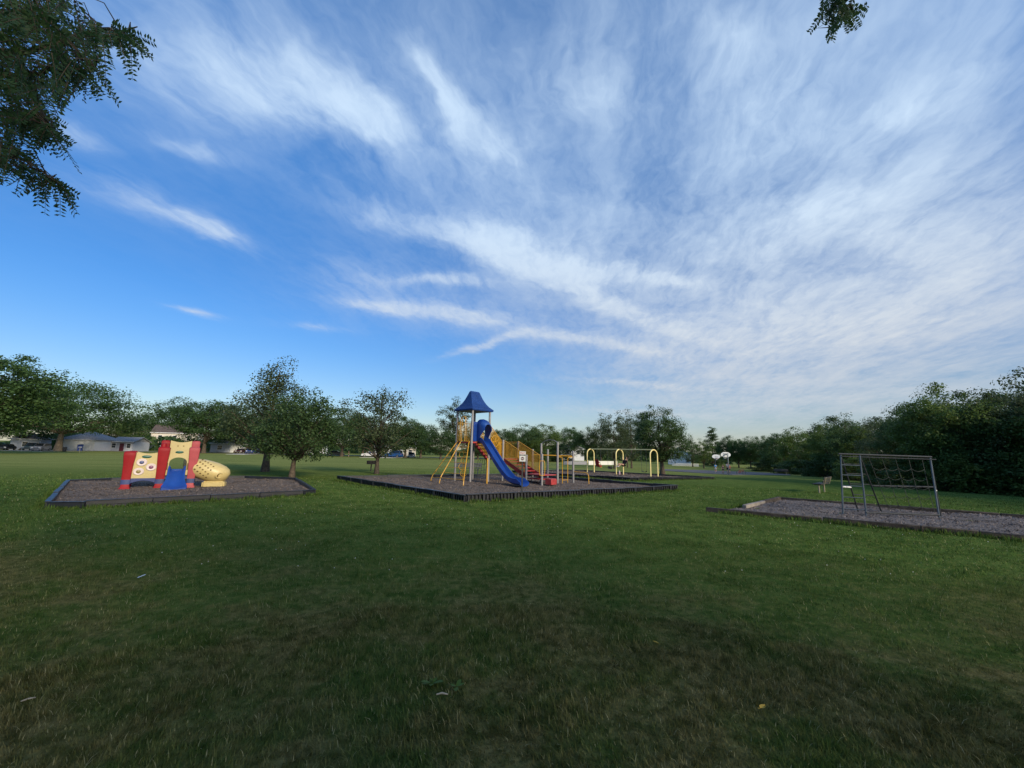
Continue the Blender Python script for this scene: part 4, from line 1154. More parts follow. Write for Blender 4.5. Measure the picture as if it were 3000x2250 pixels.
def ph_post(x, y, h, mat, w=.09, foot=True):
    m = MB()
    m.loft([[Vector((x + sx * w * k * .5 * f, y + sy * w * k * .5 * .9, z)) for sx, sy in ((-1, -1), (0, -1.25), (1, -1), (1.15, 0), (1, 1), (0, 1.25), (-1, 1), (-1.15, 0))] for z, k, f in ((.34, 1.75, 1), (.6, 1.8, 1), (.95, 2.0, 1), (h - .18, 2.35, 1), (h - .07, 2.35, 1), (h - .025, 2.1, 1), (h, 1.6, 1))])
    o = pp_(m, 'post', mat, smooth=50)
    m = MB()
    m.loft([[Vector((x + sx * w * k * .5, y + sy * w * k * .5 * .9, z)) for sx, sy in ((-1, -1), (0, -1.25), (1, -1), (1.15, 0), (1, 1), (0, 1.25), (-1, 1), (-1.15, 0))] for z, k in ((.19, 1.85), (.36, 1.8))])
    pp_(m, 'sleeve', 'ph_navy', o, smooth=50)
    m = MB()
    m.loft([[Vector((x + sx * w * k * .5, y + sy * w * k * .5, z)) for sx, sy in ((-1, -1), (0, -1.25), (1, -1), (1.15, 0), (1, 1), (0, 1.25), (-1, 1), (-1.15, 0))] for z, k in ((-.02, 2.5), (.03, 2.3), (.10, 1.75), (.20, 1.6))])
    pp_(m, 'foot', mat, o, smooth=50)
    return o
X1, X2, X3 = -.80, .03, .84
YB = .86
ph_post(X1, 0, 1.40, 'ph_red', .118); ph_post(X2, 0, 1.58, 'ph_red', .125); ph_post(X3, 0, 1.60, 'ph_pink', .116)
ph_post(X1, YB, 1.40, 'ph_red'); ph_post(X2 - .02, YB, 1.84, 'ph_red', .095); ph_post(X3 + .02, YB, 1.84, 'ph_pink', .095)
m = MB(); m.lathe([(.085, 1.56), (.08, 1.66), (.07, 1.71), (.03, 1.73)], (X2 - .03, .0, 0), 12); pp_(m, 'post_cap', 'ph_red')
def saddle_panel(x0, x1, y, z0, z1, sag, th=.07, holes=None, name='panel', mat='ph_cream', arch=None):
    """panel with a dipped top edge; arch=(width, z spring, z floor) cuts a doorway"""
    m = MB(); n = 16
    topz = lambda x: z1 - sag * math.sin(PI * (x - x0) / (x1 - x0))
    if arch is None:
        pts = [Vector((x0, y, z0)), Vector((x1, y, z0))] + [Vector((x1 + (x0 - x1) * i / n, y, topz(x1 + (x0 - x1) * i / n))) for i in range(n + 1)]
        m.prism(pts, (0, th, 0))
    else:
        w, zs, zf = arch; c = (x0 + x1) / 2
        lo = [Vector((c - w, y, zf)), Vector((c - w, y, zs))] + [Vector((c - w * math.cos(PI * i / n), y, zs + w * .85 * math.sin(PI * i / n))) for i in range(n + 1)] + [Vector((c + w, y, zs)), Vector((c + w, y, zf))]
        hi = [Vector((x0, y, zf)), Vector((x0, y, zs))] + [Vector((x0 + (x1 - x0) * i / n, y, topz(x0 + (x1 - x0) * i / n))) for i in range(n + 1)] + [Vector((x1, y, zs)), Vector((x1, y, zf))]
        k = len(lo)
        V4 = lo + hi + [p + Vector((0, th, 0)) for p in lo] + [p + Vector((0, th, 0)) for p in hi]
        fs = []
        for i in range(k - 1):
            fs += [(i, i + 1, k + i + 1, k + i), (2 * k + i, 3 * k + i, 3 * k + i + 1, 2 * k + i + 1), (i, 2 * k + i, 2 * k + i + 1, i + 1), (k + i, k + i + 1, 3 * k + i + 1, 3 * k + i)]
        fs += [(0, k, 3 * k, 2 * k), (k - 1, 3 * k - 1, 4 * k - 1, 2 * k - 1)]
        m.add(V4, fs)
    return pp_(m, name, mat, smooth=40)
pa = saddle_panel(X1 + .08, X2 - .10, -.035, .40, 1.38, .08)
m = MB(); m.lathe([(.125, 0), (.12, .02), (.085, .03)], (-.385, -.035, 1.20), 20, axis=(0, -1, 0)); o = pp_(m, 'badge', 'ph_green', pa); o.scale = (1, 1, .42); o.location = (0, 0, 1.20 * .58)
for (bx, bz, cm) in ((-.485, .99, 'ph_slate'), (-.235, .81, 'ph_purple'), (-.53, .65, 'ph_olive')):
    m = MB(); m.lathe([(.135, 0), (.135, .018), (.115, .032), (.10, .03)], (bx, -.035, bz), 22, axis=(0, -1, 0)); o = pp_(m, 'bubble', 'ph_white', pa)
    m = MB(); m.lathe([(.062, .0), (.058, .03), (.03, .045)], (bx, -.06, bz), 16, axis=(0, -1, 0)); m.mesh; o2 = m.build('bubble_centre', M[cm], pa)
for i in range(14):
    m = MB(); m.lathe([(.014, 0), (.010, .012)], (-.37 + (i % 5) * .052 + .016 * (i // 5), -.035, .46 + .055 * (i // 5)), 7, axis=(0, -1, 0)); pp_(m, 'relief_dot', 'ph_cream', pa)
m = MB(); n = 14
m.prism([Vector((X1 + .06, -.05, .40)), Vector((X2 - .06, -.05, .40))] + [Vector((X2 - .06 + (X1 - X2 + .12) * i / n, -.05, .19 + .12 * math.sin(PI * i / n))) for i in range(n + 1)], (0, .10, 0))
pp_(m, 'sill_beam', 'ph_navy', bevel=.01)
pb = saddle_panel(X2 + .11, X3 - .10, -.035, .50, 1.52, .05, arch=(.235, .98, .50))
m = MB(); m.lathe([(.115, 0), (.11, .02), (.08, .03)], (.435, -.035, 1.385), 20, axis=(0, -1, 0)); o = pp_(m, 'badge', 'ph_green', pb); o.scale = (1, 1, .42); o.location = (0, 0, 1.385 * .58)
for bx in (.165, .705):
    m = MB(); m.box((bx, -.036, .83), (.04, .02, .26)); pp_(m, 'slot', 'hole', pb, bevel=.006)
m = MB(); m.box((.435, .42, .62), (.80, .82, .10)); pp_(m, 'deck', 'ph_navy', bevel=.015)
m = MB(); m.box((.435, .0, .68), (.50, .10, .10)); pp_(m, 'slide_lip', 'ph_blue', bevel=.02)
m = MB(); m.box((.435, -.02, .40), (.70, .08, .13)); pp_(m, 'sill_beam', 'ph_navy', bevel=.015)
saddle_panel(X2 + .11, X3 - .10, YB - .03, 1.36, 1.84, .07, name='back_panel')
for bx in (.355, .515):
    m = MB(); m.lathe([(.022, 0), (.02, .012)], (bx, YB - .03, 1.62), 8, axis=(0, -1, 0)); pp_(m, 'grip_hole', 'hole')
saddle_panel(X1 + .08, X2 - .10, YB - .03, .40, 1.38, .08, name='back_panel')
m = MB(); m.box((.70, YB - .02, .98), (.25, .07, .70)); pp_(m, 'back_panel', 'ph_tube', bevel=.02)
# blue slide with flared exit
m = MB(); rings = []
for y, z, w, h in ((-.02, .70, .19, .16), (-.12, .68, .19, .17), (-.22, .58, .19, .18), (-.34, .40, .19, .18), (-.46, .22, .205, .15), (-.56, .12, .25, .11), (-.66, .07, .29, .07), (-.72, .05, .27, .04)):
    rings.append([Vector((.435 + x, y, z + q)) for x, q in ((-w - .04, h), (-w - .05, -.06), (0, -.10), (w + .05, -.06), (w + .04, h), (w, h - .01), (w - .05, .02), (0, -.03), (-w + .05, .02), (-w, h - .01))])
m.loft(rings); pp_(m, 'slide', 'ph_blue', smooth=50)
# closed yellow tube slide: an egg leaning out to the right
m = MB(); axis = Vector((.86, -.20, -.34)).normalized(); c0 = Vector((.92, .22, .80))
side = axis.cross(Vector((0, 0, 1))).normalized(); upv = side.cross(axis)
ring_at = lambda s, r: [c0 + axis * s + side * (r * math.cos(2 * PI * k / 24)) + upv * (r * 1.0 * math.sin(2 * PI * k / 24)) for k in range(24)]
m.loft([ring_at(s, r) for s, r in ((-.10, .31), (.0, .34), (.16, .375), (.38, .395), (.62, .39), (.84, .35), (1.0, .27), (1.09, .14))])
tube = pp_(m, 'tube_slide', 'ph_tube', smooth=60)
m = MB()
for k, s in enumerate((.10, .21, .32, .43, .54)):
    for j in range(4):
        an = rad(-6 + 24 * j - 7 * k)
        c = c0 + axis * s + (side * math.cos(an) + upv * math.sin(an)) * .384
        m.lathe([(.030, 0), (.028, .010), (.02, .012)], c, 9, axis=(side * math.cos(an) + upv * math.sin(an)))
pp_(m, 'dimples', 'hole', tube)
c = c0 + axis * .86 + (side * math.cos(rad(-4)) + upv * math.sin(rad(-4))) * .33
nn_ = (axis * .75 + side * math.cos(rad(-4)) * .8 + upv * math.sin(rad(-4)) * .5).normalized(); ux = nn_.cross(Vector((0, 0, 1))).normalized(); uz = ux.cross(nn_)
m = MB(); m.tube(arc(c, .105, 0, 2 * PI, 20, ux, uz)[:-1], .028, 8, closed=True); pp_(m, 'port_ring', 'ph_tube', tube)
m = MB(); m.lathe([(.085, 0), (.085, .02)], c - nn_ * .02, 16, axis=nn_); pp_(m, 'port', 'hole', tube)
m = MB(); m.loft([[Vector((x, y, z)) for x, y in ((1.16, -.10), (1.80, -.24), (1.90, .14), (1.20, .40))] for z in (-.02, .14, .24)]); pp_(m, 'tube_base', 'ph_tube', tube, bevel=.05, bseg=3)

# ------------------------------------------------------------------ notice on its post
M['sign_white'] = pm('sign_white', (.62, .62, .58), .4, .05, 3.)
M['sign_red'] = pm('sign_red', (.50, .03, .03), .4, .08, 3.)
M['sign_black'] = pm('sign_black', (.012, .010, .012), .4, .1, 3.)
M['sign_maroon'] = pm('sign_maroon', (.085, .012, .022), .4, .1, 3.)
sg = thing('notice_sign', 'white notice with red lines, black band and dark disc on thin post before the slide', 'sign', (.42, 14.22, 0), rad(-2))
m = MB(); m.box((0, 0, .64), (.045, .03, 1.28)); m.build('pole', M['dark_steel'], sg, bevel=.004)
m = MB(); m.box((0, -.02, 1.255), (.20, .012, .05)); m.build('bracket', M['sign_black'], sg, bevel=.003)
m = MB(); m.box((0, -.024, 1.42), (.215, .006, .345)); pl = m.build('plate', M['sign_white'], sg, bevel=.002)
m = MB()
_rr = random.Random(3)
for row, (z, n) in enumerate(((1.555, 10), (1.512, 9))):                 # two lines of capitals, too small to read
    x = -.085 if row == 0 else -.075
    for k in range(n):
        w = .0135
        m.box((x + k * .0185, -.0285, z), (.0035, .002, .026)); 
        if _rr.random() < .75: m.box((x + k * .0185 + .005, -.0285, z + .011), (.0075, .002, .004))
        if _rr.random() < .6: m.box((x + k * .0185 + .005, -.0285, z - .011), (.0075, .002, .004))
        if _rr.random() < .6: m.box((x + k * .0185 + .0105, -.0285, z), (.0035, .002, .026))
m.build('red_lettering', M['sign_red'], pl)
m = MB(); m.box((0, -.0285, 1.466), (.20, .003, .038)); m.build('black_band', M['sign_black'], pl)
m = MB()
for k in range(8): m.box((-.058 + k * .0165, -.031, 1.468), (.0105, .002, .018))
m.build('band_lettering', M['sign_white'], pl)
m = MB(); m.lathe([(.056, 0), (.056, .003)], (0, -.027, 1.345), 28, axis=(0, -1, 0)); m.build('disc', M['sign_maroon'], pl)
m = MB(); m.box((0, -.0315, 1.352), (.075, .002, .012)); m.box((0, -.0315, 1.333), (.080, .002, .016)); m.build('disc_bar', M['sign_white'], pl)

# ------------------------------------------------------------------ swing set and swings
SA, SB = Vector((7.45, 38.3)), Vector((11.25, 32.35))
sd_ = (SB - SA).normalized(); sp_ = Vector((-sd_.y, sd_.x))
if sp_.x < 0: sp_ = -sp_
SH = 2.16; SZ = float(hz(9.3, 35.3)) + .02
sw = thing('swing_frame', 'pale yellow swing frame of three arches and a top rail', 'swing frame', (SA.x, SA.y, SZ))
for f in (0., .5, 1.):
    c = SA.lerp(SB, f); g = float(hz(c.x, c.y))
    m = MB(); r = .43
    l0, l1 = c - sp_ * r, c + sp_ * r
    top = Vector((c.x, c.y, SZ + SH - r))
    m.tube([Vector((l0.x, l0.y, g)), Vector((l0.x, l0.y, SZ + SH - r - .2))] + arc(top, r, PI, 0, 14, (sp_.x, sp_.y, 0), (0, 0, 1)) + [Vector((l1.x, l1.y, SZ + SH - r - .2)), Vector((l1.x, l1.y, g))], .052, 10)
    wbuild(m, 'arch', M['pale_yellow'], sw)
m = MB(); m.tube([Vector((SA.x, SA.y, SZ + SH)), Vector((SB.x, SB.y, SZ + SH))], .048, 10); wbuild(m, 'top_rail', M['pale_yellow'], sw)
M['chain'] = pm('chain', (.10, .10, .10), .5, .2, 8., metal=.5)
M['rubber'] = pm('rubber', (.014, .014, .015), .6, .2, 8.)
M['red_seat'] = pm('red_seat', (.36, .014, .018), .42, .1, 4.)
def swing(name, label, f, w, push=0., seat='belt', L=1.62):
    """push: angle of the swing along the arch direction"""
    c = SA.lerp(SB, f); z = SZ + SH - .05
    t = thing(name, label, 'swing', (c.x, c.y, z), 0, 'swings hanging from the frame')
    s0 = Vector((sd_.x, sd_.y, 0)); pv = Vector((sp_.x, sp_.y, 0))
    dn = (Vector((0, 0, -math.cos(push))) + pv * math.sin(push)) * L
    for e in (-1, 1):
        m = MB(); a = s0 * (e * w / 2); b = s0 * (e * .24) + dn
        m.tube([a, a.lerp(b, .5), b], .011, 5); m.build('chain', M['chain'], t)
        m = MB(); m.lathe([(.03, 0), (.03, .07)], a + Vector((0, 0, -.02)), 8); m.build('hanger', M['bolt'], t)
    tn = dn.normalized(); fwd = s0.cross(tn)
    m = MB()
    if seat == 'belt':
        rings = []
        for k in range(9):
            x = -.24 + .06 * k; q = dn + s0 * x + tn * (.11 * (1 - (x / .24) ** 2))
            rings.append([q - fwd * .07 - tn * .006, q + fwd * .07 - tn * .006, q + fwd * .07 + tn * .006, q - fwd * .07 + tn * .006])
        m.loft(rings); m.build('seat', M['rubber'], t)
    else:
        rings = []
        for k, (o, h, w2) in enumerate(((-.30, .62, .17), (-.26, .60, .20), (-.20, .25, .22), (-.12, .04, .22), (.10, .0, .20), (.26, .06, .17), (.32, .10, .13))):
            q = dn + pv * o * .9 + Vector((0, 0, h - .05))
            rings.append([q - s0 * w2, q + s0 * w2, q + s0 * w2 + Vector((0, 0, -.07)) + pv * .05, q - s0 * w2 + Vector((0, 0, -.07)) + pv * .05])
        m.loft(rings); m.build('seat', M['red_seat'], t, bevel=.02, smooth=50)
    return t, Vector((c.x, c.y, z)) + dn
_, red_at = swing('bucket_swing', 'swing with a red moulded high-back seat', .15, .5, -.05, 'bucket', 1.42)
swing('belt_swing', 'empty black belt swing next to the red seat', .34, .5, .02, L=1.55)
_, rider_at = swing('belt_swing', 'swing carrying the person in dark clothes', .67, .46, -.62, L=1.50)
_, e_at = swing('belt_swing', 'empty black belt swing at the right end of the frame', .86, .5, .03, L=1.62)
bt = thing('drink_bottle', 'small pale pink bottle on the bark under the swings', 'bottle', (9.05, 34.3, float(hz(9.05, 34.3)) + .09))
M['pink'] = pm('pink_plastic', (.65, .45, .45), .35, .05, 3.)
m = MB(); m.lathe([(.06, 0), (.065, .02), (.065, .2), (.045, .26), (.03, .28)], (0, 0, 0), 12); bo = m.build('body', M['pink'], bt)
m = MB(); m.lathe([(.034, .28), (.034, .33)], (0, 0, 0), 12); m.build('lid', M['white_paint'], bt)

# ------------------------------------------------------------------ rope and ladder climbing frame
cf = thing('climbing_frame', 'grey pipe climbing frame with ladder bay and rope net', 'climbing frame', (9.7, 12.1, 0))
fl = [Vector((9.62, 12.12, 0)), Vector((10.12, 11.92, 0)), Vector((11.98, 11.72, 0))]       # front feet
bk = [Vector((10.62, 12.78, 0)), Vector((11.28, 12.72, 0)), Vector((12.52, 12.20, 0))]       # rear feet
tpn = [Vector((9.84, 12.25, 1.70)), Vector((10.34, 12.17, 1.69)), Vector((12.27, 12.02, 1.67))]
for i in range(3):
    m = MB(); m.tube([fl[i], tpn[i]], .022, 8); wbuild(m, 'front_leg', M['galv'], cf)
    m = MB(); m.tube([bk[i], tpn[i]], .020, 8); wbuild(m, 'rear_leg', M['dark_pipe'], cf)
m = MB(); dd = (tpn[2] - tpn[0]).normalized(); m.tube([tpn[0] - dd * .06 + Vector((0, 0, .03)), tpn[2] + dd * .04 + Vector((0, 0, .03))], .024, 8); wbuild(m, 'top_rail', M['dark_pipe'], cf)
m = MB(); m.tube([tpn[0] + Vector((0, -.03, -.04)), tpn[2] + dd * .12 + Vector((0, -.03, -.04))], .014, 6); wbuild(m, 'rope_rail', M['dark_pipe'], cf)
for i, s in enumerate((.10, .29, .48, .66, .83)):
    for a, b, mt in ((fl, 0, 'galv'), (bk, 1, 'dark_pipe')):
        m = MB(); m.tube([a[0].lerp(tpn[0], s + .02 * b), a[1].lerp(tpn[1], s + .02 * b)], .013, 6); wbuild(m, 'rung', M[mt], cf)
m = MB(); m.tube([bk[1].lerp(tpn[1], .48), bk[2].lerp(tpn[2], .50)], .026, 8); wbuild(m, 'middle_rail', M['dark_pipe'], cf)
m = MB(); m.tube([fl[1] + Vector((0, 0, .1)), fl[2] + Vector((0, 0, .1))], .024, 8); wbuild(m, 'bottom_rail', M['dark_pipe'], cf)
for i in (0, 2):
    m = MB(); a_, b_ = fl[i].lerp(tpn[i], .46), bk[i].lerp(tpn[i], .44); m.tube([a_, b_], .022, 8); wbuild(m, 'brace', M['white_paint'], cf)
nb = [bk[1].lerp(bk[2], .12 + .19 * k) + Vector((-.15, -.2, .10)) for k in range(5)]
nt = [tpn[1].lerp(tpn[2], .12 + .19 * k) for k in range(5)]
for a, b in zip(nb, nt):
    m = MB(); m.tube([a, a.lerp(b, .5) + Vector((.01, .02, 0)), b], .007, 5); wbuild(m, 'net_rope', M['rope'], cf)
for s in (.12, .29, .46, .62, .79):
    m = MB(); q = []
    for k in range(4):
        p0, p1 = nb[k].lerp(nt[k], s), nb[k + 1].lerp(nt[k + 1], s)
        q += [p0, p0.lerp(p1, .25) + Vector((0, 0, -.055)), p0.lerp(p1, .5) + Vector((0, 0, -.075)), p0.lerp(p1, .75) + Vector((0, 0, -.055))]
    q.append(nb[4].lerp(nt[4], s)); m.tube(q, .006, 5); wbuild(m, 'net_rope', M['rope'], cf)

# ------------------------------------------------------------------ benches, grill, tub
M['bench_wood'] = pm('bench_wood', (.045, .042, .036), .7, .25, 6., .2, 40.)
M['bench_leg'] = pm('bench_leg', (.26, .225, .15), .6, .12, 5.)
M['iron'] = pm('iron', (.055, .045, .038), .8, .3, 9., .3, 50., col2=(.11, .06, .035), wear=.05)
def bench(label, x, y, rz, sc=1., wood='bench_wood', leg='bench_leg'):
    """sits facing -y"""
    t = thing('park_bench', label, 'bench', (x, y, float(hz(x, y))), rz, 'park benches')
    t.scale = (sc, sc, sc)
    for ex in (-.6, .6):
        m = MB(); m.tube([(ex, .0, -.02), (ex, .0, .40)], .035, 8); m.tube([(ex, -.2, .41), (ex, .16, .41), (ex, .24, .46), (ex, .33, .80)], .022, 6); m.build('leg', M[leg], t)
    for k in range(3):
        m = MB(); m.box((0, -.17 + k * .135, .455), (1.75, .12, .035)); m.build('seat_slat', M[wood], t, bevel=.006)
    for k in range(2):
        m = MB(); m.box((0, 0, 0), (1.75, .035, .13)); o = m.build('back_slat', M[wood], t, bevel=.006); o.location = (0, .235 + k * .05, .58 + k * .15); o.rotation_euler.x = rad(-17)
    return t
bench('dark slatted bench with tan legs on the lawn left of the climbing frame', 15.05, 20.1, rad(-137), .95)
bench('small bench beside the basketball court', 36.7, 56.0, rad(-25), .95, 'bench_wood', 'bench_leg')
bench('greenish bench on the lawn seen through the yellow fan ladder', -2.75, 27.6, rad(8), 1., 'dark_steel', 'galv')
gr = thing('park_grill', 'rusty charcoal grill box on a post by the airy young tree', 'grill', (-10.15, 30.3, float(hz(-10.15, 30.3))), rad(12))
m = MB(); m.tube([(0, 0, -.02), (0, 0, .50)], .045, 8); m.build('pole', M['iron'], gr)
m = MB(); m.box((0, 0, .52), (.62, .42, .02)); m.box((0, .2, .64), (.62, .02, .24)); m.box((-.30, 0, .64), (.02, .40, .24)); m.box((.30, 0, .64), (.02, .40, .24)); m.box((0, -.2, .60), (.58, .02, .16)); m.build('firebox', M['iron'], gr)
m = MB()
for k in range(7): m.tube([(-.28, -.18 + k * .06, .72), (.28, -.18 + k * .06, .72)], .008, 5)
m.tube([(-.28, -.19, .72), (-.28, .19, .72)], .01, 5); m.tube([(.28, -.19, .72), (.28, .19, .72)], .01, 5); m.build('grate', M['iron'], gr)
tb_ = thing('black_tub', 'low round black tub on the grass beyond the swings', 'tub', (16.4, 68.0, float(hz(16.4, 68.))))
m = MB(); m.lathe([(.30, 0), (.38, .38), (.36, .40), (.33, .38), (.26, .12)], (0, 0, 0), 18); m.build('bowl', M['rubber'], tb_)

# ------------------------------------------------------------------ basketball court
M['asphalt'] = pm('asphalt', (.120, .116, .118), .9, .18, .6, .4, 30., spec=.15, coord='Object')
def sheet(name, pts, z, mat):
    m = MB(); n = len(pts)
    bm = bmesh.new(); bm.faces.new([bm.verts.new((x, y, 0)) for x, y in pts]); bmesh.ops.triangulate(bm, faces=bm.faces)
    for _ in range(4):
        es = [e for e in bm.edges if e.calc_length() > 5.]
        if not es: break
        bmesh.ops.subdivide_edges(bm, edges=es, cuts=1); bmesh.ops.triangulate(bm, faces=bm.faces)
    for v in bm.verts: v.co.z = float(hz(v.co.x, v.co.y)) + z
    me = bpy.data.meshes.new(name); bm.to_mesh(me); bm.free(); me.materials.append(M[mat])
    o = link_mesh(name, me); o['kind'] = 'structure'
    sm = o.modifiers.new('slab', 'SOLIDIFY'); sm.thickness = .14; sm.offset = -1
    return o
sheet('basketball_court', [(23.2, 56.5), (24.4, 50.), (25.0, 46.6), (36.5, 53.8), (44., 66.), (34., 76.), (28.5, 76.), (22.5, 64.)], .045, 'asphalt')
M['board'] = pm('backboard', (.66, .68, .68), .5, .08, 4.)
M['hoop_orange'] = pm('hoop_orange', (.5, .12, .03), .5, .1, 4.)
M['net'] = pm('net', (.7, .7, .68), .8, .1, 10.)
def hoop(label, x, y, rz, ht=2.55):
    """board faces -y at rz = 0"""
    t = thing('basketball_hoop', label, 'basketball hoop', (x, y, float(hz(x, y))), rz, 'basketball hoops')
    m = MB(); m.tube([(0, 0, -.05), (0, 0, ht * .82), (0, -.06, ht * .88), (0, -.42, ht * .92)], .05, 8); m.build('pole', M['galv'], t)
    w, h = .54, .58; z = ht - h
    pts = [(-w * .45, z), (w * .45, z), (w * .95, z + .16), (w, z + .3)] + [(w * math.cos(a), z + .30 + .28 * math.sin(a)) for a in (PI * k / 12 for k in range(1, 12))] + [(-w, z + .3), (-w * .95, z + .16)]
    m = MB(); m.prism([(a, -.44, b) for a, b in pts], (0, -.03, 0)); bd = m.build('backboard', M['board'], t)
    m = MB()
    for a, b in (((-.14, z + .10), (.14, z + .10)), ((.14, z + .10), (.14, z + .32)), ((.14, z + .32), (-.14, z + .32)), ((-.14, z + .32), (-.14, z + .10))): m.beam((a[0], -.475, a[1]), (b[0], -.475, b[1]), .01, .03)
    m.build('target_square', M['sign_black'], bd)
    m = MB()
    for k in range(3): m.beam((-.36, -.43, z + .14 + .13 * k), (.36, -.43, z + .14 + .13 * k), .02, .03)
    m.beam((-.2, -.43, z + .05), (-.2, -.43, z + .48), .02, .03); m.beam((.2, -.43, z + .05), (.2, -.43, z + .48), .02, .03)
    m.build('stiffener', M['galv'], bd)
    m = MB(); m.tube(arc((0, -.66, z + .06), .17, 0, 2 * PI, 18, (1, 0, 0), (0, 1, 0))[:-1], .012, 6, closed=True); rm = m.build('rim', M['hoop_orange'], t)
    m = MB()
    for k in range(10):
        a = 2 * PI * k / 10; m.tube([(.165 * math.cos(a), -.66 + .165 * math.sin(a), z + .05), (.10 * math.cos(a + .3), -.66 + .10 * math.sin(a + .3), z - .2)], .006, 4)
    m.build('net', M['net'], rm)
hoop('nearer basketball hoop, its white backboard seen from behind', 24.6, 46.6, rad(178))
hoop('farther basketball hoop, its white backboard facing the camera', 29.6, 59.6, rad(-8))
# bicycle lying by the court edge on its stand
by = thing('bicycle', 'small red bicycle parked at the edge of the basketball court', 'bicycle', (27.5, 49.3, float(hz(27.5, 49.3)) + .02), rad(6))
M['bike_red'] = pm('bike_red', (.32, .025, .02), .4, .1, 4.)
for ex in (-.36, .36):
    m = MB(); m.tube(arc((ex, 0, .24), .22, 0, 2 * PI, 20, (1, 0, 0), (0, 0, 1))[:-1], .022, 6, closed=True); wh = m.build('wheel', M['rubber'], by)
    m = MB(); m.tube(arc((ex, 0, .24), .19, 0, 2 * PI, 20, (1, 0, 0), (0, 0, 1))[:-1], .008, 5, closed=True)
    for k in range(8): a = PI * k / 4; m.tube([(ex, 0, .24), (ex + .19 * math.cos(a), 0, .24 + .19 * math.sin(a))], .003, 4)
    m.build('rim', M['bolt'], wh)
m = MB()
for a, b in (((-.36, 0, .24), (-.06, 0, .26)), ((-.36, 0, .24), (-.16, 0, .50)), ((-.06, 0, .26), (-.17, 0, .56)), ((-.06, 0, .26), (.26, 0, .50)), ((-.15, 0, .49), (.25, 0, .56)), ((.36, 0, .24), (.24, 0, .66))): m.tube([a, b], .018, 6)
m.build('frame', M['bike_red'], by)
m = MB(); m.loft([[Vector((x, y * w, z)) for y, z in ((-1, .57), (1, .57), (1, .60), (-1, .60))] for x, w in ((-.28, .06), (-.18, .065), (-.06, .02))]); m.build('saddle', M['rubber'], by, bevel=.008)
m = MB(); m.tube([(.22, -.24, .70), (.24, -.1, .70), (.24, .1, .70), (.22, .24, .70)], .012, 6); m.tube([(.24, 0, .66), (.24, 0, .70)], .012, 6); m.build('handlebar', M['rubber'], by)
m = MB(); m.tube([(-.06, .06, .26), (-.06, .06, .12), (-.06, .12, .12)], .012, 5); m.tube([(-.06, -.06, .26), (-.06, -.06, .40), (-.06, -.12, .40)], .012, 5); m.build('crank', M['bolt'], by)


# ------------------------------------------------------------------ people
M['skin'] = pm('skin', (.42, .24, .16), .55, .06, 6.)
M['hair_dark'] = pm('hair_dark', (.015, .011, .009), .6, .2, 20.)
M['hair_fair'] = pm('hair_fair', (.28, .19, .10), .6, .2, 20.)
CL = {}
def cloth(col):
    if col not in CL: CL[col] = pm('cloth_%d' % len(CL), col, .9, .12, 9., .2, 40., spec=.1)
    return CL[col]
EDGES = [('pelvis', 'waist'), ('waist', 'chest'), ('chest', 'neck'), ('neck', 'head'), ('head', 'crown'), ('chest', 'shl'), ('shl', 'ell'), ('ell', 'wrl'), ('wrl', 'hal'), ('hal', 'fil'), ('chest', 'shr'), ('shr', 'elr'), ('elr', 'wrr'), ('wrr', 'har'), ('har', 'fir'),
         ('pelvis', 'hil'), ('hil', 'knl'), ('knl', 'anl'), ('anl', 'tol'), ('pelvis', 'hir'), ('hir', 'knr'), ('knr', 'anr'), ('anr', 'tor')]
RADI = {'pelvis': .115, 'waist': .105, 'chest': .125, 'neck': .052, 'head': .088, 'crown': .07, 'sh': .062, 'el': .042, 'wr': .030, 'ha': .036, 'fi': .018, 'hi': .085, 'kn': .055, 'an': .038, 'to': .034}
STAND = {'pelvis': (0, 0, .95), 'waist': (0, .01, 1.10), 'chest': (0, .01, 1.32), 'neck': (0, .0, 1.48), 'head': (0, -.02, 1.60), 'crown': (0, -.01, 1.69),
         'shl': (-.19, .01, 1.40), 'ell': (-.26, .03, 1.14), 'wrl': (-.27, -.05, .90), 'hal': (-.27, -.07, .82), 'fil': (-.27, -.08, .75),
         'shr': (.19, .01, 1.40), 'elr': (.26, .03, 1.14), 'wrr': (.27, -.05, .90), 'har': (.27, -.07, .82), 'fir': (.27, -.08, .75),
         'hil': (-.10, 0, .90), 'knl': (-.11, -.02, .50), 'anl': (-.11, .02, .09), 'tol': (-.12, -.13, .04), 'hir': (.10, 0, .90), 'knr': (.11, -.02, .50), 'anr': (.11, .02, .09), 'tor': (.12, -.13, .04)}
def skin_mesh(name, J, edges, grow, mat, parent, root='pelvis', only=None, cut=None):
    used = []
    for a, b in edges:
        for k in (a, b):
            if k not in used: used.append(k)
    me = bpy.data.meshes.new(name)
    pos = {k: Vector(J[k]) for k in used}
    if cut:
        for k, (tw_, f) in cut.items():
            if k in pos: pos[k] = Vector(J[tw_]).lerp(Vector(J[k]), f)
    me.from_pydata([pos[k] for k in used], [(used.index(a), used.index(b)) for a, b in edges], [])
    o = bpy.data.objects.new(name, me); C.objects.link(o); o.parent = parent
    o.modifiers.new('skin', 'SKIN').use_smooth_shade = True
    for i, k in enumerate(used):
        r = RADI.get(k, RADI.get(k[:2])) + grow
        if k == 'chest' : rr2 = (r * 1.15, r * .85)
        elif k in ('pelvis', 'waist'): rr2 = (r * 1.1, r * .85)
        else: rr2 = (r, r)
        me.skin_vertices[0].data[i].radius = rr2
        me.skin_vertices[0].data[i].use_root = (k == root)
    o.modifiers.new('sub', 'SUBSURF').render_levels = 2
    me.materials.append(mat)
    return o
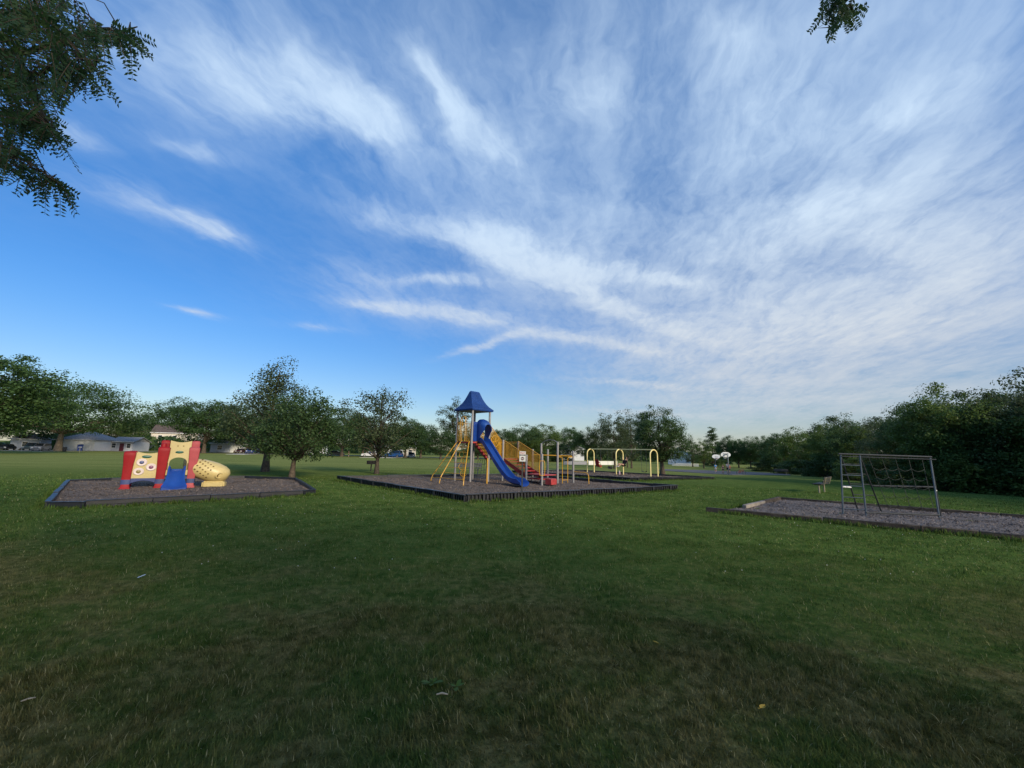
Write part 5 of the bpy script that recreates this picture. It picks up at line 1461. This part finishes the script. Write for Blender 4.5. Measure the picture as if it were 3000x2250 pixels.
def person(label, loc, rz, J, top, bottom, hair, shoe=(.02, .02, .02), sc=1., sleeves=.55, legs=.9, group=None, long_hair=False):
    """faces -y at rz = 0"""
    t = thing('person', label, 'person', loc, rz, group); t.scale = (sc, sc, sc)
    body = skin_mesh('body', J, EDGES, 0., M['skin'], t)
    sh = [('pelvis', 'waist'), ('waist', 'chest'), ('chest', 'shl'), ('chest', 'shr'), ('shl', 'ell'), ('shr', 'elr'), ('pelvis', 'hil'), ('pelvis', 'hir')]
    cutd = {'ell': ('shl', sleeves), 'elr': ('shr', sleeves), 'hil': ('pelvis', .8), 'hir': ('pelvis', .8)}
    skin_mesh('shirt', J, sh, .022, cloth(top), t, cut=cutd)
    skin_mesh('shorts', J, [('pelvis', 'waist'), ('pelvis', 'hil'), ('pelvis', 'hir'), ('hil', 'knl'), ('hir', 'knr')], .026, cloth(bottom), t, cut={'waist': ('pelvis', .4), 'knl': ('hil', legs), 'knr': ('hir', legs)})
    hd, cr = Vector(J['head']), Vector(J['crown']); ax = (cr - Vector(J['neck'])).normalized()
    m = MB(); m.lathe([(.10, -.01), (.112, .05), (.098, .10), (.06, .14), (.02, .155)], hd + Vector((0, .022, -.01)), 14, axis=ax)
    if long_hair: m.lathe([(.05, -.16), (.085, -.05), (.08, .05)], hd + Vector((0, .05, 0)), 10, axis=ax)
    m.build('hair', M[hair], t, smooth=60)
    m = MB(); f = hd + Vector((0, -.085, -.005))
    for e in (-1, 1): m.lathe([(.012, 0), (.008, .008)], f + Vector((e * .035, .004, .012)), 7, axis=(0, -1, 0))
    m.build('eye', M['hair_dark'], t)
    m = MB()
    for a, b in (('anl', 'tol'), ('anr', 'tor')):
        p, q = Vector(J[a]), Vector(J[b]); m.loft([[c + Vector((dx * w, 0, dz * w)) for dx, dz in ((-1, -.8), (1, -.8), (1, .6), (-1, .6))] for c, w in ((p.lerp(q, -.25), .045), (p.lerp(q, .4), .05), (p.lerp(q, 1.25), .035))])
    m.build('shoes', cloth(shoe), t, bevel=.012)
    return t
def pose(**kw):
    J = dict(STAND); J.update(kw); return J
WALK = pose(knl=(-.11, -.14, .52), anl=(-.11, -.02, .16), tol=(-.12, -.16, .10), anr=(.11, .12, .09), tor=(.12, -.02, .04), ell=(-.25, .10, 1.15), wrl=(-.26, .02, .93), hal=(-.26, .0, .86), fil=(-.26, -.02, .80))
REACH = pose(elr=(.27, -.18, 1.24), wrr=(.20, -.36, 1.36), har=(.19, -.42, 1.40), fir=(.19, -.47, 1.43))
gz = lambda x, y: float(hz(x, y)) + .06
person('child in bright blue shirt and pale shorts walking under the far hoop', (28.6, 57.6, gz(28.6, 57.6)), rad(165), WALK, (.02, .30, .62), (.40, .42, .46), 'hair_dark', (.6, .55, .5), .68, group='children on the court')
person('child with fair hair in dark grey clothes at left of the near hoop pole', (26.95, 52.4, gz(26.95, 52.4)), rad(190), STAND, (.07, .065, .08), (.05, .05, .06), 'hair_fair', (.03, .03, .03), .62, group='children on the court')
person('child in light grey shirt and black shorts beside the near hoop pole', (27.45, 52.2, gz(27.45, 52.2)), rad(170), WALK, (.42, .42, .45), (.012, .012, .018), 'hair_dark', (.05, .05, .06), .78, group='children on the court')
person('child in a red top half hidden behind the near hoop pole', (28.3, 53.4, gz(28.3, 53.4)), rad(200), REACH, (.42, .08, .07), (.06, .05, .07), 'hair_dark', (.05, .05, .06), .66, group='children on the court')
# rider on the swing: sits back, legs stretched forward
SIT = pose(pelvis=(0, .0, .12), waist=(0, .10, .24), chest=(0, .24, .40), neck=(0, .32, .53), head=(0, .35, .65), crown=(0, .37, .73),
           shl=(-.18, .24, .47), ell=(-.25, .22, .52), wrl=(-.24, .16, .70), hal=(-.24, .16, .76), fil=(-.24, .14, .80), shr=(.18, .24, .47), elr=(.25, .22, .52), wrr=(.24, .16, .70), har=(.24, .16, .76), fir=(.24, .14, .80),
           hil=(-.10, -.02, .11), knl=(-.12, -.42, .22), anl=(-.11, -.70, -.04), tol=(-.11, -.84, -.02), hir=(.10, -.02, .11), knr=(.12, -.44, .20), anr=(.11, -.74, -.02), tor=(.11, -.88, .0))
rza = math.atan2(sp_.y, sp_.x) - PI / 2          # local +y along the arch direction; legs point the other way
person('person in dark clothes with bare legs riding high on a swing', (rider_at.x, rider_at.y, rider_at.z - .09), rza, SIT, (.012, .011, .014), (.016, .016, .02), 'hair_dark', (.4, .38, .4), .92, sleeves=.7, legs=.35)
TOT = pose(pelvis=(0, 0, .12), waist=(0, .04, .26), chest=(0, .06, .44), neck=(0, .04, .58), head=(0, .02, .70), crown=(0, .02, .79), shl=(-.17, .05, .52), ell=(-.24, -.02, .36), wrl=(-.20, -.14, .34), hal=(-.20, -.19, .34), fil=(-.2, -.22, .34), shr=(.17, .05, .52), elr=(.24, -.02, .36), wrr=(.20, -.14, .34), har=(.20, -.19, .34), fir=(.2, -.22, .34),
           hil=(-.10, 0, .12), knl=(-.12, -.36, .16), anl=(-.12, -.42, -.18), tol=(-.12, -.54, -.22), hir=(.10, 0, .12), knr=(.12, -.36, .16), anr=(.12, -.42, -.18), tor=(.12, -.54, -.22))
person('small dark-haired child in yellow and red sitting in the red swing seat', (red_at.x, red_at.y, red_at.z + .0), rza + PI, TOT, (.36, .03, .03), (.55, .40, .10), 'hair_dark', (.6, .5, .1), .66, sleeves=.5, legs=.9)
person('distant person in dark clothes standing by the street trees', (-40.7, 103.9, float(hz(-40.7, 103.9))), rad(120), STAND, (.02, .02, .025), (.03, .03, .04), 'hair_dark', sc=.95, legs=.95)

# ------------------------------------------------------------------ houses
M['siding_white'] = pm('siding_white', (.70, .70, .70), .6, .05, 1.5)
M['siding_cream'] = pm('siding_cream', (.62, .56, .46), .6, .05, 1.5)
M['siding_grey'] = pm('siding_grey', (.40, .42, .47), .6, .06, 1.5)
M['shingle_grey'] = pm('shingle_grey', (.27, .27, .275), .9, .25, 3., .3, 12., spec=.1)
M['shingle_brown'] = pm('shingle_brown', (.11, .085, .075), .9, .25, 3., .3, 12., spec=.1)
M['glass'] = pm('window_glass', (.02, .025, .03), .08, .1, 2., spec=.8)
M['trim'] = pm('trim', (.72, .72, .70), .5, .04, 2.)
M['concrete'] = pm('concrete', (.42, .40, .37), .9, .12, 1., .2, 20., spec=.1)
def wall_with_siding(m, x0, x1, y, z0, z1, n):
    """lapped boards on the face towards -y"""
    h = (z1 - z0) / n
    for i in range(n):
        z = z0 + i * h
        m.prism([(x0, y, z), (x0, y - .03, z), (x0, y - .008, z + h), (x0, y, z + h)], (x1 - x0, 0, 0))
def house(label, x, y, rz, w, d, h, rh, wall, roof, gable='front', wins=(), door=None, garage=None, group='houses along the street'):
    t = thing('house', label, 'house', (x, y, float(hz(x, y)) - .05), rz, group)
    m = MB(); m.box((0, d / 2, h / 2), (w, d, h))
    if gable == 'front': m.prism([(-w / 2, 0, h), (w / 2, 0, h), (0, 0, h + rh)], (0, d, 0))
    wl = m.build('wall', M[wall], t)
    m = MB(); wall_with_siding(m, -w / 2, w / 2, -.001, .2, h, int(h / .28)); m.build('siding_boards', M[wall], wl)
    m = MB(); o = .35
    if gable == 'front':
        for s in (-1, 1): m.prism([(s * (w / 2 + o), -o, h - o * rh / (w / 2)), (0, -o, h + rh), (0, -o, h + rh + .18), (s * (w / 2 + o), -o, h + .18 - o * rh / (w / 2))], (0, d + 2 * o, 0))
    elif gable == 'side':
        for s in (0, 1):
            yy = -o if s == 0 else d + o
            m.prism([(-w / 2 - o, yy, h - .2), (-w / 2 - o, d / 2, h + rh), (-w / 2 - o, d / 2, h + rh + .16), (-w / 2 - o, yy, h - .04)], (w + 2 * o, 0, 0))
        m.prism([(-w / 2, 0.1, h), (-w / 2, d - .1, h), (-w / 2, d / 2, h + rh - .1)], (w, 0, 0))
    else:
        r = min(w, d) / 2
        m.loft([[Vector(p) for p in ((-w / 2 - o, -o, h - .05), (w / 2 + o, -o, h - .05), (w / 2 + o, d + o, h - .05), (-w / 2 - o, d + o, h - .05))],
                [Vector(p) for p in ((-w / 2 - o, -o, h + .1), (w / 2 + o, -o, h + .1), (w / 2 + o, d + o, h + .1), (-w / 2 - o, d + o, h + .1))],
                [Vector(p) for p in ((-w / 2 + r * .95, d / 2 - .1, h + rh), (w / 2 - r * .95, d / 2 - .1, h + rh), (w / 2 - r * .95, d / 2 + .1, h + rh), (-w / 2 + r * .95, d / 2 + .1, h + rh))]])
    rf = m.build('roof', M[roof], t)
    m = MB(); m.box((0, -o - .02, h - .02), (w + 2 * o, .05, .18)); m.build('gutter', M['trim'], rf)
    for wx, wz, ww, wh in wins:
        m = MB(); fr = .09
        m.box((wx, -.05, wz + wh / 2 + fr / 2), (ww + 2 * fr, .08, fr)); m.box((wx, -.05, wz - wh / 2 - fr / 2), (ww + 2 * fr, .10, fr)); m.box((wx - ww / 2 - fr / 2, -.05, wz), (fr, .08, wh)); m.box((wx + ww / 2 + fr / 2, -.05, wz), (fr, .08, wh)); m.box((wx, -.045, wz), (ww, .05, .05))
        wd = m.build('window', M['trim'], t)
        for e in (-1, 1):
            m = MB(); m.box((wx, -.035, wz + e * wh / 4), (ww, .02, wh / 2 - .05)); m.build('pane', M['glass'], wd)
    if door:
        m = MB(); m.box((door, -.05, 1.1), (1.0, .08, 2.1)); dr = m.build('door', M['sign_maroon'], t)
        m = MB(); m.lathe([(.04, 0), (.04, .06)], (door + .38, -.09, 1.05), 8, axis=(0, -1, 0)); m.build('handle', M['bolt'], dr)
    if garage:
        gx, gw = garage
        g = MB(); g.box((gx, -.02, 1.12), (gw, .04, 2.2)); gd = g.build('garage_door', M['trim'], t)
        for r in range(4):
            for c in range(4):
                g = MB(); g.box((gx + (c - 1.5) * gw / 4, -.05, .35 + r * .53), (gw / 4 - .08, .03, .46)); g.build('panel', M['white_paint'], gd, bevel=.01)
    return t
face = lambda x, y: math.atan2(-x, y) * .55
g1 = house('white house with wide white garage door and grey roof at far left', -113.0, 107.0, rad(8), 8.8, 9., 2.8, 2.3, 'siding_white', 'shingle_grey', 'hip', garage=(.2, 6.6))
house('blue-grey side wing of the garage house', -119.5, 101.5, rad(30), 5., 6., 2.7, 1.5, 'siding_grey', 'shingle_grey', 'hip', wins=((0, 1.5, .9, 1.1),))
house('low grey entrance wing beside the white garage', -107.2, 113.5, rad(12), 5.5, 7., 2.6, 1.2, 'siding_grey', 'shingle_grey', 'side', wins=((-1.7, 1.5, .9, 1.2), (1.8, 1.5, .9, 1.2)), door=.2)
house('cream two-storey house with brown roof showing over the low trees', -117., 143., rad(26), 13., 9., 6.0, 2.7, 'siding_cream', 'shingle_brown', 'side', wins=((-4., 1.5, 1., 1.4), (0, 4.4, 1., 1.4), (-4., 4.4, 1., 1.4), (4., 4.4, 1., 1.4), (4., 1.5, 1., 1.4)), door=.3)
house('pale grey low house behind the parked blue car', -86., 128., rad(22), 12., 8., 2.7, 1.8, 'siding_grey', 'shingle_grey', 'side', wins=((-3.6, 1.5, 1.2, 1.2), (3.8, 1.5, 1.2, 1.2)), garage=(.6, 2.8))
house('white low house glimpsed between the two lawn tree trunks', -66., 132., rad(18), 12., 8., 2.7, 1.8, 'siding_white', 'shingle_brown', 'side', wins=((-4.4, 1.5, 1.1, 1.2), (4.6, 1.5, 1.1, 1.2)), garage=(0., 4.6))
house('cream house behind the blue SUV', -38., 136., rad(12), 13., 8., 2.8, 2.0, 'siding_cream', 'shingle_grey', 'side', wins=((-4.8, 1.5, 1.1, 1.2), (4.8, 1.5, 1.1, 1.2)), garage=(0., 4.8))
house('white house with grey roof rising behind trees left of the swings', 22.5, 150., rad(-6), 8.5, 9., 4.2, 2.4, 'siding_white', 'shingle_grey', 'hip', wins=((-2., 3., 1., 1.2), (2.2, 3., 1., 1.2)), group='houses beyond the park')
house('white gabled house with dark window beyond the picket fence', 52.5, 128., rad(-20), 6.4, 9., 3.0, 2.3, 'siding_white', 'shingle_grey', 'front', wins=((-.5, 2.4, 1.5, 1.1),), group='houses beyond the park')

# ------------------------------------------------------------------ fences
M['vinyl'] = pm('vinyl', (.68, .66, .60), .5, .05, 2.)
M['fence_grey'] = pm('fence_grey', (.26, .26, .27), .8, .12, 3.)
def panel_fence(label, a, b, n, h, mat, boards=8):
    a, b = Vector(a), Vector(b)
    t = thing('panel_fence', label, 'fence', (a.x, a.y, float(hz(a.x, a.y))), math.atan2(b.y - a.y, b.x - a.x), 'panel fences')
    L = (b - a).length / n
    for i in range(n + 1):
        m = MB(); m.box((i * L, 0, h / 2 + .02), (.12, .12, h + .12)); m.build('fence_post', M[mat], t, bevel=.01)
    bd = None
    for i in range(n):
        for z in (.12, h - .08):
            m = MB(); m.box((i * L + L / 2, 0, z), (L - .12, .05, .12)); m.build('rail', M[mat], t)
        for k in range(boards):
            w = (L - .12) / boards
            if bd is None:
                m = MB(); m.box((0, -.035, h / 2), (w - .012, .018, h - .05)); bd = m.mesh('board', M[mat])
            link_mesh('board', bd, t, (i * L + .06 + w * (k + .5), 0, 0))
panel_fence('cream panel fence behind the red swing seat', (18.6, 98.), (26.6, 103.), 3, .95, 'vinyl')
panel_fence('grey panel fence left of the cream fence panels', (12.2, 94.2), (18.3, 97.8), 3, .8, 'fence_grey')
pf = thing('picket_fence', 'white picket fence before the white gabled house', 'fence', (43.5, 111., float(hz(43.5, 111.))), rad(-24), 'picket fences')
pk = MB(); pk.prism([(-.04, 0, .05), (.04, 0, .05), (.04, 0, .75), (0, 0, .84), (-.04, 0, .75)], (0, .02, 0)); pk = pk.mesh('picket', M['white_paint'])
for i in range(44): link_mesh('picket', pk, pf, (i * .15, 0, 0))
for z in (.2, .6):
    m = MB(); m.box((3.22, .04, z), (6.6, .03, .07)); m.build('rail', M['white_paint'], pf)

# ------------------------------------------------------------------ cars
def car(label, x, y, rz, col, kind='sedan', sc=1., group='cars parked by the houses'):
    t = thing('parked_car', label, 'car', (x, y, float(hz(x, y)) + .02), rz, group); t.scale = (sc,) * 3
    body = pm('paint_%d' % len(bpy.data.materials), col, .28, .05, 2., spec=.6)
    suv = kind != 'sedan'; H = .30 if suv else 0.
    lower = [(-2.2, .28), (-2.25, .55), (-2.2, .86 + H * .5), (-1.3, .96 + H * .5), (1.0, .95 + H * .5), (2.05, .82 + H * .5), (2.2, .6), (2.2, .28)]
    m = MB(); m.loft([[Vector((px, yy, pz * (1 if abs(yy) < .85 else .98))) for px, pz in lower] for yy in (-.88, -.8, .8, .88)]); bo = m.build('body', body, t, bevel=.05, bseg=2, smooth=50)
    if kind == 'pickup': cab = [(-.5, .96 + H * .5), (-.42, 1.46 + H), (.55, 1.46 + H), (1.1, .96 + H * .5)]
    elif suv: cab = [(-2.1, .94 + H * .5), (-1.9, 1.42 + H), (.35, 1.42 + H), (1.15, .94 + H * .5)]
    else: cab = [(-1.6, .94), (-.95, 1.40), (.35, 1.40), (1.2, .93)]
    m = MB(); m.loft([[Vector((px, yy * (1 if pz < 1.2 else .86), pz)) for px, pz in cab] for yy in (-.78, .78)]); m.build('roof', body, t, bevel=.05, bseg=2, smooth=50)
    gl = lambda pts, e: MB().prism([(px, e * (.79 if pz < 1.15 + H * .5 else .70), pz) for px, pz in pts], (0, e * .012, 0))
    cx = [((1 - f) * p[0] + f * sum(q[0] for q in cab) / 4, (1 - f) * p[1] + f * (sum(q[1] for q in cab) / 4 + .03)) for p in cab for f in (.14,)]
    for e in (-1, 1): gl(cx, e).build('side_window', M['glass'], t)
    (x0, z0), (x1, z1) = cab[3], cab[2]
    m = MB(); m.prism([(x0 + .01, -.66, z0 + .05), (x0 + .01, .66, z0 + .05), (x1 + .05, .58, z1 - .03), (x1 + .05, -.58, z1 - .03)], (.012, 0, .012)); m.build('windscreen', M['glass'], t)
    (x0, z0), (x1, z1) = cab[0], cab[1]
    m = MB(); m.prism([(x0 - .01, -.64, z0 + .06), (x0 - .01, .64, z0 + .06), (x1 - .05, .56, z1 - .04), (x1 - .05, -.56, z1 - .04)], (-.012, 0, .012)); m.build('rear_window', M['glass'], t)
    for wx in (-1.38, 1.38):
        for e in (-1, 1):
            m = MB(); m.lathe([(.24, -.1), (.33, -.1), (.35, -.05), (.35, .05), (.33, .1), (.24, .1)], (wx, e * .80, .34), 18, axis=(0, 1, 0)); w = m.build('wheel', M['rubber'], t)
            m = MB(); m.lathe([(.22, 0), (.20, .03), (.06, .045)], (wx, e * .89, .34), 12, axis=(0, e, 0)); m.build('rim', M['bolt'], w)
    for e in (-1, 1):
        m = MB(); m.box((2.17, e * .62, .70 + H * .3), (.06, .34, .13)); m.build('headlight', M['white_paint'], t, bevel=.01)
        m = MB(); m.box((-2.22, e * .66, .76 + H * .3), (.05, .26, .14)); m.build('tail_light', M['sign_red'], t, bevel=.01)
    m = MB(); m.box((2.2, 0, .46), (.08, 1.5, .14)); m.build('bumper', M['dark_steel'], t, bevel=.02)
    m = MB(); m.box((2.215, 0, .62 + H * .2), (.04, .9, .14)); m.build('grille', M['dark_steel'], t, bevel=.01)
    return t
car('dark hatchback at the far left edge of the street', -116., 95., rad(-60), (.012, .016, .02))
car('teal-grey pickup between the dark car and the white van at far left', -114.5, 98.8, rad(-62), (.035, .07, .08), 'pickup')
car('silver sport utility car parked at far left beside the fence', -110.2, 97.0, rad(-64), (.30, .30, .32), 'suv')
car('dark blue car parked behind a street tree, facing the park', -72.5, 115.5, rad(-72), (.015, .035, .16), 'suv')
car('maroon car just left of the dark blue car', -76.2, 116.5, rad(-70), (.06, .012, .014))
car('white car partly hidden behind the airy young tree', -37.6, 110.5, rad(-160), (.55, .55, .57))
car('bright blue SUV on the driveway right of the airy young tree', -31.2, 110.5, rad(168), (.015, .075, .24), 'suv', 1.05)
car('small blue car right of the bright blue SUV', -27.2, 113.5, rad(-80), (.03, .07, .15))
car('dark car left of the white car behind the street trees', -47.6, 112.5, rad(20), (.02, .022, .025))

# ------------------------------------------------------------------ street, drives, bins, mailboxes
sheet('street', [(-150., 92.), (-122., 103.), (-90., 113.), (-50., 119.), (0., 124.), (0., 130.), (-50., 125.), (-90., 119.), (-122., 109.), (-150., 98.)], .03, 'asphalt')
sheet('driveway', [(-36.5, 100.), (-29.5, 103.), (-28., 121.), (-35., 119.5)], .055, 'concrete')
sheet('driveway', [(-71., 103.), (-67.5, 105.), (-71., 117.), (-76., 116.)], .055, 'concrete')
sheet('driveway', [(-112., 90.), (-104., 92.), (-107., 106.), (-116., 104.)], .055, 'concrete')
M['bin_blue'] = pm('bin_blue', (.012, .05, .26), .5, .1, 3.)
M['bin_black'] = pm('bin_black', (.015, .015, .018), .5, .1, 3.)
def wheelie(label, x, y, mat, sc=1.):
    t = thing('wheeled_bin', label, 'bin', (x, y, float(hz(x, y))), rad(40), 'wheeled bins'); t.scale = (sc,) * 3
    m = MB(); m.loft([[Vector((sx * w, sy * w * 1.15, z)) for sx, sy in ((-1, -1), (1, -1), (1, 1), (-1, 1))] for z, w in ((.04, .26), (1.0, .33))]); m.build('body', M[mat], t, bevel=.02)
    m = MB(); m.loft([[Vector((sx * w, sy * w * 1.15, z)) for sx, sy in ((-1, -1), (1, -1), (1, 1), (-1, 1))] for z, w in ((1.005, .36), (1.05, .36), (1.09, .30))]); m.build('lid', M[mat], t, bevel=.015)
    for e in (-1, 1):
        m = MB(); m.lathe([(.1, -.03), (.1, .03)], (e * .27, .30, .1), 12, axis=(1, 0, 0)); m.build('wheel', M['rubber'], t)
wheelie('blue recycling bin in front of the white garage door', -107.6, 103.2, 'bin_blue', 1.5)
wheelie('black bin beside the thick trunk at far left', -100.6, 93.2, 'bin_black', 1.0)
mbx = thing('mailbox', 'grey mailbox on a post by the garage drive', 'mailbox', (-93.4, 89.6, float(hz(-93.4, 89.6))), rad(30))
m = MB(); m.box((0, 0, .5), (.1, .1, 1.04)); m.build('pole', M['bench_leg'], mbx)
m = MB(); m.loft([[Vector((yy, -.13, 1.04)), Vector((yy, .13, 1.04)), Vector((yy, .13, 1.18)), Vector((yy, .09, 1.26)), Vector((yy, 0, 1.29)), Vector((yy, -.09, 1.26)), Vector((yy, -.13, 1.18))] for yy in (-.28, .28)]); m.build('box', M['fence_grey'], mbx)
pst = thing('marker_post', 'short white post at the field edge right of the short leaning tree', 'post', (-42.3, 87.5, float(hz(-42.3, 87.5))))
m = MB(); m.lathe([(.09, -.05), (.09, 1.35), (.07, 1.42), (.02, 1.44)], (0, 0, 0), 10); m.build('shaft', M['white_paint'], pst)
m = MB(); m.lathe([(.094, 1.1), (.094, 1.22)], (0, 0, 0), 10); m.build('band', M['fence_grey'], pst)

# ------------------------------------------------------------------ small things on the lawn
M['weed'] = mat_leaf('weed_leaf', (.060, .115, .012), (.11, .18, .022), .25, .2)
def weed(label, x, y, n, size, seed):
    rng = np.random.default_rng(seed); m = MB()
    t = thing('broadleaf_weed', label, 'weed', (x, y, float(hz(x, y))), 0, 'broad-leaved weeds')
    for k in range(n):
        a = 2 * PI * k / n + rng.normal() * .3; L = size * rng.uniform(.7, 1.2); el = rng.uniform(.25, .9)
        d = Vector((math.cos(a), math.sin(a), 0)); s = Vector((-d.y, d.x, 0)); rings = []
        for f, w in ((0, .05), (.25, .16), (.55, .24), (.82, .15), (1., .01)):
            p = d * (L * f) + Vector((0, 0, L * el * f * (1.1 - .55 * f) + .015)); rings.append([p - s * (w * L), p + Vector((0, 0, -.02 * L)), p + s * (w * L)])
        m = MB(); m.loft(rings, closed_ring=False); o = m.build('leaf', M['weed'], t, smooth=60)
weed('clump of green weed leaves in the dry grass, left one of two', -.50, 3.08, 6, .075, 5)
weed('clump of green weed leaves in the dry grass, right one of two', -.33, 3.05, 5, .065, 6)
M['yellow_leaf'] = pm('yellow_leaf', (.40, .27, .03), .7, .2, 30.)
def dead_leaf(label, x, y, rz):
    t = thing('fallen_leaf', label, 'leaf', (x, y, .035), rz, 'fallen yellow leaves')
    m = MB(); m.loft([[Vector((f, -w, .006)), Vector((f, 0, 0)), Vector((f, w, .01))] for f, w in ((-.028, .002), (-.012, .013), (.008, .014), (.022, .007), (.03, .001))], closed_ring=False); m.build('blade', M['yellow_leaf'], t)
    m = MB(); m.tube([(-.028, 0, .002), (-.045, .004, .006)], .0012, 4); m.build('stalk', M['yellow_leaf'], t)
dead_leaf('yellow fallen leaf in the lower right foreground', 1.63, 2.86, .5)
dead_leaf('yellow fallen leaf farther off, right of centre', 1.26, 3.72, 2.1)
M['twig_pale'] = pm('twig_pale', (.34, .29, .21), .8, .15, 30.)
tw1 = tag(MB().tube([(-.035, 0, .03), (.0, .006, .036), (.04, 0, .032)], [.004, .006, .004], 6).build('broken_twig', M['twig_pale'], loc=(-.41, 2.93, 0)), 'pale broken twig just below the weed clumps', 'twig')
tw2 = tag(MB().tube([(-.03, 0, .03), (.0, .004, .034), (.03, .01, .03)], [.003, .005, .003], 6).build('broken_twig', M['twig_pale'], loc=(-2.92, 2.78, 0), rz=.6), 'pale broken twig at the lower left edge', 'twig')
m = MB(); m.loft([[Vector((x, y * (1 + .1 * math.sin(9 * x)), .03 + .012 * math.sin(40 * x + 9 * y))) for y in (-.022, -.008, .008, .022)] for x in (-.035, -.018, 0, .018, .035)], closed_ring=False)
tag(m.build('paper_scrap', M['white_paint'], loc=(-4.35, 5.15, .005), rz=.4), 'crumpled white scrap of paper lying on the grass at left', 'paper')
# white clover heads scattered through the lawn
_r = np.random.default_rng(5); n = 420
x = _r.uniform(-9, 11, n); y = _r.uniform(5.5, 15, n)
k = (np.sin(x * .9 + 1) * np.sin(y * .8) + _r.normal(0, .5, n)) > .25
for p in PITS.values(): k &= ~inside(p, x, y)
x, y = x[k], y[k]
cl = leaf_cloud('clover', np.repeat(np.stack([x, y, hz(x, y) + .05], 1), 3, 0), _r.normal(size=(3 * len(x), 3)), np.full(3 * len(x), .0070), .9, _r, M['white_paint'])
tag(link_mesh('clover_flowers', cl), 'tiny white clover heads dotted through the lawn', 'clover', kind='stuff')
